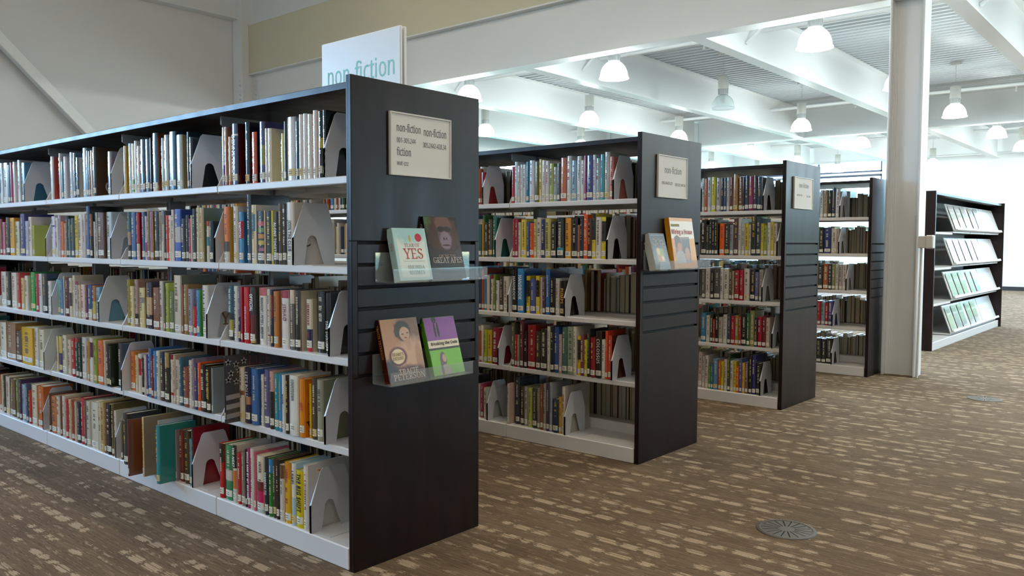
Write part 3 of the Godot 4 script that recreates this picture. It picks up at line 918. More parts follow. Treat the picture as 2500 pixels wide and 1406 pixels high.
func build_displays() -> void:
	var yes := picture(200, 240, Color("bcdcda"), [["r", 0.08, 0.06, 0.93, 0.95, Color("e2ece4")], [0.5, 0.08, 0.5, 0.2, Color("a8d4d4"), 2.0], [0.48, 0.2, 0.03, 0.07, Color("c8a850"), 0.6], [0.75, 0.18, 0.1, 0.08, Color("c02c48"), 0.2], ["r", 0.2, 0.635, 0.85, 0.645, Color("9aa8a4")]])
	display_book("small pale aqua book with red lettering, cover out on nearest end panel", 1.006, -0.235, 0.158, 0.19, 0.03, yes, "aed2d0", [["YEAR OF", 0.52, 0.33, 0.013, 0.6, "b08c80", true], ["YES", 0.52, 0.49, 0.038, 0.72, "b84034", true], ["SHONDA", 0.55, 0.75, 0.014, 0.55, "8ca4a4", true], ["RHIMES", 0.55, 0.85, 0.014, 0.55, "8ca4a4", true]], [["YES", 0.35, 0.012, 0.03, "c06a60"]])
	var ape := picture(200, 270, Color("1c1a1e"), [[0.12, 0.1, 0.25, 0.14, Color("3c6a34"), 2.5], [0.52, 0.3, 0.5, 0.36, Color("43261c"), 1.6], [0.56, 0.1, 0.26, 0.14, Color("6a4a44"), 1.2], [0.56, 0.33, 0.21, 0.2, Color("5a4a4e"), 0.8], [0.47, 0.2, 0.11, 0.045, Color("231a1a"), 0.8], [0.66, 0.2, 0.11, 0.045, Color("231a1a"), 0.8], [0.56, 0.38, 0.17, 0.15, Color("81707e"), 0.8], [0.52, 0.355, 0.022, 0.02, Color("241c20"), 0.4], [0.6, 0.355, 0.022, 0.02, Color("241c20"), 0.4], [0.56, 0.46, 0.12, 0.014, Color("3a2a2c"), 0.6], [0.5, 0.86, 0.7, 0.28, Color("15161c"), 1.5]])
	display_book("dark book with an orangutan face on its cover, on nearest end panel", 1.006, -0.402, 0.172, 0.236, 0.032, ape, "14120f", [["AMONG THE", 0.52, 0.635, 0.011, 0.55, "a89890", true], ["GREAT APES", 0.52, 0.7, 0.021, 0.86, "c8c0bc", true]], [["GREAT APES", 0.3, 0.012, 0.09, "a8a49c"]], 14.0, 0.0)
	holder(1.004, -0.1, -0.57, "clear acrylic ledge holding the aqua and orangutan books")
	var novel := picture(200, 270, Color("9a6a48"), [[0.3, 0.3, 0.5, 0.5, Color("b08058"), 2.0], [0.8, 0.2, 0.4, 0.3, Color("7a5844"), 2.0], [0.72, 0.62, 0.42, 0.32, Color("c49a74"), 1.4], [0.9, 0.7, 0.1, 0.3, Color("a87c58"), 1.2], [0.56, 0.2, 0.21, 0.16, Color("20150f"), 0.9], [0.6, 0.25, 0.14, 0.115, Color("c49a7c"), 0.6], [0.55, 0.255, 0.035, 0.01, Color("4a2c20"), 0.4], [0.68, 0.24, 0.035, 0.01, Color("4a2c20"), 0.4], [0.62, 0.315, 0.04, 0.012, Color("8a4638"), 0.4], [0.66, 0.43, 0.07, 0.1, Color("b88c6c"), 0.8], [0.33, 0.6, 0.24, 0.15, Color("5c2a30"), 0.5], [0.33, 0.6, 0.18, 0.12, Color("ddc89c"), 0.2], [0.5, 0.98, 0.8, 0.22, Color("50302a"), 1.0], [0.05, 0.85, 0.2, 0.2, Color("2c2c34"), 1.2]])
	display_book("brown novel with a dark-haired woman on the cover, lower ledge of nearest panel", 0.652, -0.195, 0.175, 0.225, 0.026, novel, "4a1814", [["HEART'S", 0.33, 0.565, 0.011, 0.3, "7a5a40", true], ["DESIRE", 0.33, 0.63, 0.011, 0.3, "7a5a40", true], ["TRACIE", 0.54, 0.845, 0.019, 0.55, "ddd0c4", true], ["PETERSON", 0.54, 0.925, 0.021, 0.84, "ddd0c4", true]], [["TRACIE PETERSON", 0.35, 0.01, 0.12, "b8863c"]], 15.0, 0.0)
	var code := picture(200, 260, Color("141210"), [["r", 0.0, 0.0, 1.0, 0.4, Color("8c4a9c")], ["r", 0.0, 0.4, 1.0, 0.53, Color("e0d4b8")], ["r", 0.0, 0.565, 1.0, 1.0, Color("6cb41c")], [0.32, 0.04, 0.07, 0.06, Color("241c24"), 0.4], [0.3, 0.22, 0.035, 0.13, Color("2a2028"), 0.4], [0.4, 0.22, 0.035, 0.13, Color("2a2028"), 0.4], [0.38, 0.74, 0.1, 0.13, Color("5c4650"), 0.6], [0.42, 0.72, 0.06, 0.07, Color("b8927c"), 0.5], [0.4, 0.96, 0.2, 0.13, Color("a09a88"), 0.5], [0.3, 0.9, 0.04, 0.13, Color("5c4650"), 0.6]])
	display_book("purple and green book titled Breaking the Code, lower ledge of nearest panel", 0.652, -0.4, 0.16, 0.218, 0.022, code, "5a9a2c", [["Breaking the Code", 0.52, 0.465, 0.016, 0.9, "241c18", false]], [], 17.0, 0.0)
	holder(0.65, -0.085, -0.49, "clear acrylic ledge holding the brown novel and green book")
	var rules := picture(160, 200, Color("3f5468"), [["r", 0.26, 0.42, 0.74, 0.8, Color("98986c")], [0.4, 0.5, 0.1, 0.1, Color("c8b88c"), 1.0], [0.6, 0.55, 0.1, 0.1, Color("7c9a4c"), 1.0], [0.45, 0.7, 0.1, 0.08, Color("b86a54"), 1.0], [0.62, 0.7, 0.08, 0.06, Color("d4ccb4"), 1.0], ["r", 0.05, 0.04, 0.95, 0.05, Color("8ea0ac")]])
	display_book("small blue-grey hardback with white pages, cover out on second end panel", 1.006, -1.95, 0.15, 0.19, 0.04, rules, "b8b8b2", [["The New", 0.5, 0.2, 0.017, 0.62, "dde2e4", true], ["Health Rules", 0.5, 0.3, 0.017, 0.86, "dde2e4", true]], [], 15.0, 0.0)
	var wire := picture(200, 230, Color("d8921c"), [["r", 0.0, 0.06, 1.0, 0.41, Color("e8e2d8")], ["r", 0.04, 0.12, 0.4, 0.17, Color("2c2a20")], ["r", 0.12, 0.38, 0.76, 0.9, Color("806a5c")], ["r", 0.42, 0.42, 0.76, 0.7, Color("4a4a52")], [0.24, 0.48, 0.15, 0.13, Color("4a3428"), 0.6], [0.3, 0.58, 0.09, 0.09, Color("b8785c"), 0.6], [0.3, 0.84, 0.22, 0.2, Color("a4a09c"), 0.5], [0.62, 0.72, 0.1, 0.14, Color("b07c60"), 0.8], ["r", 0.0, 0.9, 1.0, 1.0, Color("d8921c")], ["r", 0.0, 0.41, 0.12, 0.9, Color("d8921c")], ["r", 0.0, 0.0, 1.0, 0.06, Color("d08a18")]])
	display_book("large orange and white book titled Wiring a House, on second end panel", 1.006, -2.19, 0.25, 0.272, 0.03, wire, "c88a20", [["Wiring a House", 0.48, 0.29, 0.036, 0.9, "b02438", false], ["FOR PROS BY PROS", 0.22, 0.145, 0.007, 0.33, "d8c040", false]], [], 9.0, 0.0)
	holder(1.004, -1.86, -2.4, "clear acrylic ledge holding the blue-grey and orange books")

# ------------------------------------------------------------------ magazine rack
func build_rack() -> void:
	var o := thing("magazine_rack", "dark ended periodical rack with white slanted shelves behind the column", "magazine rack", Vector3(0, 0, -7.71))
	var L := 3.56
	var mb := MB.new()
	mb.cbox(Vector3(-0.5, 0, -0.03), Vector3(-0.03, H, 0.0), 0.002)
	obj(mb, "end_panel", M.espresso, o)
	mb = MB.new()
	mb.cbox(Vector3(-0.5, 0, -L), Vector3(0.0, H, -L + 0.03), 0.002)
	obj(mb, "end_panel", M.espresso, o)
	mb = MB.new()
	mb.cbox(Vector3(-0.5, 1.66, -L + 0.03), Vector3(-0.03, 1.685, -0.03), 0.002)
	obj(mb, "canopy", M.espresso, o)
	mb = MB.new()
	mb.box(Vector3(-0.5, 0, -L + 0.03), Vector3(-0.485, 1.66, -0.03))
	obj(mb, "back_panel", M.shelf, o)
	mb = MB.new()
	mb.cbox(Vector3(-0.485, 0, -L + 0.03), Vector3(-0.03, 0.09, -0.03), 0.004)
	obj(mb, "base", M.shelf, o)
	var rows := [1.27, 0.88, 0.49, 0.10]
	for y in rows:   # plain shelves in the bay by the column
		if y < 0.2: continue
		mb = MB.new()
		mb.cbox(Vector3(-0.485, y - 0.025, -0.9), Vector3(-0.06, y, -0.032), 0.003)
		obj(mb, "shelf", M.shelf, o)
	for b in 3:
		var z1 := -0.92 - b * 0.87
		for y in rows:
			mb = MB.new()
			mb.X = Transform3D(Basis(Vector3.BACK, deg_to_rad(20.0)), Vector3(-0.045, y + 0.02, z1))
			mb.cbox(Vector3(-0.012, 0.0, -0.85), Vector3(0.0, 0.33, 0.0), 0.002)
			mb.cbox(Vector3(0.0, 0.0, -0.85), Vector3(0.035, 0.012, 0.0), 0.002)
			mb.cbox(Vector3(0.03, 0.0, -0.85), Vector3(0.036, 0.03, 0.0), 0.002)
			obj(mb, "slanted_shelf", M.shelf, o)
			mb = MB.new()
			mb.box(Vector3(-0.485, y - 0.003, z1 - 0.85), Vector3(-0.06, y + 0.012, z1))
			obj(mb, "shelf", M.shelf, o)
	# magazines in clear sleeves on the two middle display bays
	var pal := [["c4c8c0", "8a9684"], ["d8d4cc", "9a8c7c"], ["b8c0c4", "6c7880"], ["d8d0b4", "a89a74"], ["c8c4c8", "88808c"], ["ccd4d0", "7c8c88"]]
	var place := ["top", "second", "third", "bottom"]
	var k := 0
	for j in 4:
		for q in 5:
			var zz := -7.71 - 0.95 - q * 0.3 - (0.08 if q > 2 else 0.0)
			var m := thing("magazine", "pale magazine in a clear sleeve, %s from left in %s row of the rack" % [["first", "second", "third", "fourth", "fifth"][q], place[j]], "magazine", Vector3(-0.043, rows[j] + 0.034, zz - 0.12), "sleeved magazines on the rack")
			m.basis = Basis(Vector3.BACK, deg_to_rad(20.0))
			var c: Array = pal[k % pal.size()]
			k += 1
			mb = MB.new()
			mb.box(Vector3(0.0005, 0, -0.108), Vector3(0.005, 0.28, 0.108), lin(c[0]))
			mb.quad(Vector3(0.0054, 0.03, 0.09), Vector3(0.0054, 0.03, -0.09), Vector3(0.0054, 0.19, -0.09), Vector3(0.0054, 0.19, 0.09), lin(c[1]))
			mb.quad(Vector3(0.0054, 0.215, 0.095), Vector3(0.0054, 0.215, -0.08), Vector3(0.0054, 0.26, -0.08), Vector3(0.0054, 0.26, 0.095), lin("6a665e"))
			obj(mb, "magazine_body", M.matte, m)
			mb = MB.new()
			mb.box(Vector3(0.0062, -0.002, -0.115), Vector3(0.0072, 0.295, 0.115))
			obj(mb, "sleeve", M.sleeve, m)
	# a few bound volumes on the plain shelves
	var vols := [[1.27, 0.06, "7a6a3c"], [1.27, 0.09, "b8b09a"], [1.27, 0.125, "c4bca8"], [0.88, 0.06, "1e1c1c"], [0.88, 0.095, "24241f"], [0.88, 0.13, "5a6038"]]
	var which := ["olive-brown", "tan", "cream", "black", "charcoal", "moss green"]
	for i in vols.size():
		var vv: Array = vols[i]
		var bk := thing("bound_volume", "%s bound volume on the %s shelf of the rack, next to the column" % [which[i], "upper" if i < 3 else "second"], "book", Vector3(-0.1, vv[0] + 0.0003, -7.71 - vv[1] + 0.02), "bound volumes on the rack")
		bk.basis = Basis(Vector3.UP, PI / 2)
		mb = MB.new()
		cover_geometry(mb, 0.029, 0.27, 0.2, lin(vv[2]), lin(vv[2]), [])
		obj(mb, "cover", M.jacket, bk)
		mb = MB.new()
		pages_geometry(mb, 0.029, 0.27, 0.2)
		obj(mb, "pages", M.pages, bk)

# ------------------------------------------------------------------ lamps
var lamp_meshes := {}
func build_lamps() -> void:
	var dome := []
	for k in 11:
		var a := PI * 0.5 * k / 10.0
		dome.append(Vector2(maxf(0.045, 0.158 * sin(a)), 0.02 + 0.185 * cos(a)))
	dome.append(Vector2(0.168, 0.012)); dome.append(Vector2(0.172, 0.0)); dome.append(Vector2(0.166, 0.0))
	for k in 10:
		var a := PI * 0.5 * (1.0 - k / 10.0)
		dome.append(Vector2(maxf(0.042, 0.153 * sin(a)), 0.018 + 0.182 * cos(a)))
	var mb := MB.new(); mb.lathe(dome, 24); lamp_meshes.shade = mb.mesh(M.lit_shade); 
	mb = MB.new(); mb.lathe(dome, 24); lamp_meshes.clear = mb.mesh(M.clear_shade)
	mb = MB.new(); mb.lathe([Vector2(0.0, 0.195), Vector2(0.064, 0.195), Vector2(0.064, 0.27), Vector2(0.0, 0.27)], 20)
	for k in 20:
		var a := TAU * k / 20.0
		mb.box(Vector3(cos(a) * 0.066 - 0.003, 0.2, sin(a) * 0.066 - 0.003), Vector3(cos(a) * 0.066 + 0.003, 0.268, sin(a) * 0.066 + 0.003))
	lamp_meshes.socket = mb.mesh(M.lampgrey)
	mb = MB.new(); mb.lathe([Vector2(0.0, 0.27), Vector2(0.072, 0.27), Vector2(0.072, 0.44), Vector2(0.066, 0.446), Vector2(0.0, 0.446)], 20)
	mb.cbox(Vector3(-0.078, 0.262, -0.012), Vector3(-0.055, 0.29, 0.012), 0.003); mb.cbox(Vector3(0.055, 0.262, -0.012), Vector3(0.078, 0.29, 0.012), 0.003)
	lamp_meshes.housing = mb.mesh(M.plate)
	mb = MB.new(); mb.tube([Vector3(0, 0.44, 0), Vector3(0, 0.79, 0)], 0.0035, 6); lamp_meshes.cord = mb.mesh(M.lampgrey)
	mb = MB.new(); mb.cbox(Vector3(-0.05, 0.765, -0.02), Vector3(0.05, 0.8, 0.02), 0.004); mb.box(Vector3(-0.075, 0.755, -0.012), Vector3(-0.05, 0.795, 0.012)); mb.box(Vector3(0.05, 0.755, -0.012), Vector3(0.075, 0.795, 0.012))
	lamp_meshes.mount = mb.mesh(M.plate)
	mb = MB.new(); mb.lathe([Vector2(0.0, 0.07), Vector2(0.03, 0.08), Vector2(0.042, 0.11), Vector2(0.035, 0.15), Vector2(0.02, 0.195)], 14); lamp_meshes.bulb = mb.mesh(M.lampgrey)
	var xs := [-7.5, -5.3, -3.04, -0.76, 1.6, 3.9, 6.2]
	var zs := [-6.15, -8.87, -11.7, -14.75, -17.3, -20.0]
	var colw := ["fourth line left of column", "third line left of column", "second line left of column", "first line left of column", "first line right of column", "second line right of column", "third line right of column"]
	var roww := ["row behind the near girder", "second row", "third row", "row behind the back girder", "fifth row", "row by the far wall"]
	for j in zs.size():
		for i in xs.size():
			if i == 0 and j == 0: continue
			lamp(Vector3(xs[i], 3.0, zs[j]), not (i == 2 and j == 1), "glowing dome pendant lamp, %s, %s" % [roww[j], colw[i]] if not (i == 2 and j == 1) else "unlit pendant lamp with clear glass dome, second row, left of the column", LAMP_FAR, Color(0.95, 1.0, 0.99))
	# the same pendants over the near area, above the frame
	var nx := [-5.6, -2.2, 1.2, 4.6]
	var nz := [-3.6, -0.6, 2.4, 5.4]
	for j in 4:
		for i in 4:
			lamp(Vector3(nx[i], 4.55, nz[j]), true, "pendant lamp over the near area, %s row, %s from the end wall" % [["first", "second", "third", "fourth"][j], ["first", "second", "third", "fourth"][i]], LAMP_NEAR, Color(1.0, 0.93, 0.83))

func lamp(at: Vector3, lit: bool, label: String, energy: float, tint: Color) -> void:
	var o := thing("pendant_lamp", label, "lamp", at, "dome pendant lamps")
	put(lamp_meshes.shade if lit else lamp_meshes.clear, "shade", o)
	if not lit: put(lamp_meshes.bulb, "bulb", o)
	put(lamp_meshes.socket, "socket", o)
	put(lamp_meshes.housing, "housing", o)
	var top := ROOF - 0.02 if at.z > -5.8 else DECK
	var c := put(lamp_meshes.cord, "cord", o)
	c.scale.y = (top - at.y) / 0.8 if at.z > -5.8 else 1.0
	var m := put(lamp_meshes.mount, "ceiling_mount", o)
	m.position.y = top - at.y - 0.8
	if not lit: return
	var l := OmniLight3D.new()
	l.name = "lamp_light"
	l.position = Vector3(0, 0.07, 0)
	l.light_energy = energy * 0.45
	l.light_color = tint
	l.light_size = 0.1
	l.omni_range = 40.0
	l.omni_attenuation = 2.0
	l.shadow_enabled = true
	o.add_child(l)
	var d := SpotLight3D.new()   # the reflector sends most of the light down
	d.name = "lamp_beam"
	d.position = Vector3(0, 0.05, 0)
	d.rotation.x = -PI / 2
	d.spot_angle = 68.0
	d.spot_angle_attenuation = 0.6
	d.light_energy = energy * 1.1
	d.light_color = tint
	d.light_size = 0.1
	d.spot_range = 40.0
	d.spot_attenuation = 2.0
	d.shadow_enabled = true
	o.add_child(d)

# ------------------------------------------------------------------ floor vents, pipes
func build_small_things() -> void:
	for q in [[Vector3(0.955, 0, -1.402), "round grey floor vent with radial slots, in the foreground carpet"], [Vector3(0.966, 0, -5.06), "round grey floor vent further away, right of the column"]]:
		var o := thing("floor_vent", q[1], "floor vent", q[0], "round floor vents")
		var mb := MB.new()
		mb.lathe([Vector2(0.0, 0.0006), Vector2(0.112, 0.0006)], 32)
		obj(mb, "slot_backing", M.black, o)
		mb = MB.new()
		mb.lathe([Vector2(0.098, 0.0), Vector2(0.098, 0.005), Vector2(0.104, 0.006), Vector2(0.114, 0.004), Vector2(0.116, 0.0)], 40)
		mb.X = Transform3D.IDENTITY
		obj(mb, "rim", M.grille, o)
		mb = MB.new()
		mb.lathe([Vector2(0.03, 0.0), Vector2(0.03, 0.004), Vector2(0.024, 0.0046), Vector2(0.0, 0.0046)], 24)
		obj(mb, "hub", M.grille, o)
		for k in 18:
			var a0 := TAU * k / 18.0
			var a1 := TAU * (k + 1) / 18.0
			mb = MB.new()
			var g0 := 0.0023
			var d0 := Vector3(cos(a0), 0, sin(a0)); var d1 := Vector3(cos(a1), 0, sin(a1)); var dm := Vector3(cos((a0 + a1) * 0.5), 0, sin((a0 + a1) * 0.5))
			var t0 := Vector3(-sin(a0), 0, cos(a0)) * g0; var t1 := Vector3(sin(a1), 0, -cos(a1)) * g0
			var up := Vector3.UP * 0.004
			var r0 := 0.034; var r1 := 0.0935
			mb.quad(d0 * r0 + t0 + up, d1 * r0 + t1 + up, d1 * r1 + t1 + up, d0 * r1 + t0 + up)
			mb.quad(d0 * r1 + t0 + up, d1 * r1 + t1 + up, d1 * 0.0985 + up, d0 * 0.0985 + up)
			mb.quad(d0 * 0.029 + up, d1 * 0.029 + up, d1 * r0 + t1 + up, d0 * r0 + t0 + up)
			for e in [[d0, t0], [d1, t1]]:
				mb.quad(e[0] * r0 + e[1] + up, e[0] * r1 + e[1] + up, e[0] * r1 + e[1], e[0] * r0 + e[1])
			obj(mb, "vane", M.grille, o)
	# the hedge outside the far right window, which the end panels mirror
	var hg := thing("hedge", "yellow-green clipped hedge outside the far window", "hedge", Vector3(0, -0.22, -26.0))
	var hb := MB.new()
	var hr := RandomNumberGenerator.new()
	hr.seed = 21
	hb.box(Vector3(2.6, 0, -0.9), Vector3(15.0, 3.2, 0.0), lin("6f7a34"))
	for k in 5200:
		var p := Vector3(hr.randf_range(2.6, 15.0), hr.randf_range(0.1, 3.3), hr.randf_range(-0.05, 0.12))
		var a := Vector3(hr.randf_range(-1, 1), hr.randf_range(-1, 1), hr.randf_range(-0.6, 0.6)).normalized() * 0.09
		var b := Vector3(hr.randf_range(-1, 1), hr.randf_range(-1, 1), hr.randf_range(-0.6, 0.6)).normalized() * 0.05
		hb.quad(p - a, p - b, p + a, p + b, lin(["8c9440", "a3a250", "78843a", "b0a860"][k % 4]))
	obj(hb, "foliage", M.matte, hg)
	# sprinkler pipes under the deck
	var names := ["in front of the second lamp row", "behind the third lamp row", "near the far wall"]
	var pz := [-7.45, -13.0, -18.5]
	for k in 3:
		var p := thing("sprinkler_pipe", "white sprinkler pipe under the roof deck, " + names[k], "pipe", Vector3(0, 3.6, pz[k]), "sprinkler pipes under the deck")
		var mb := MB.new()
		mb.tube([Vector3(XL, 0, 0), Vector3(XR, 0, 0)], 0.03, 10)
		obj(mb, "pipe", M.steel, p)
		for x in [-7.6, -5.0, -2.6, -0.2, 2.0, 4.4]:
			mb = MB.new()
			mb.lathe([Vector2(0.0, -0.10), Vector2(0.022, -0.10), Vector2(0.022, -0.095), Vector2(0.008, -0.09), Vector2(0.012, -0.05), Vector2(0.012, -0.02)], 10, Vector3(x, 0, 0))
			obj(mb, "sprinkler_head", M.plate, p)

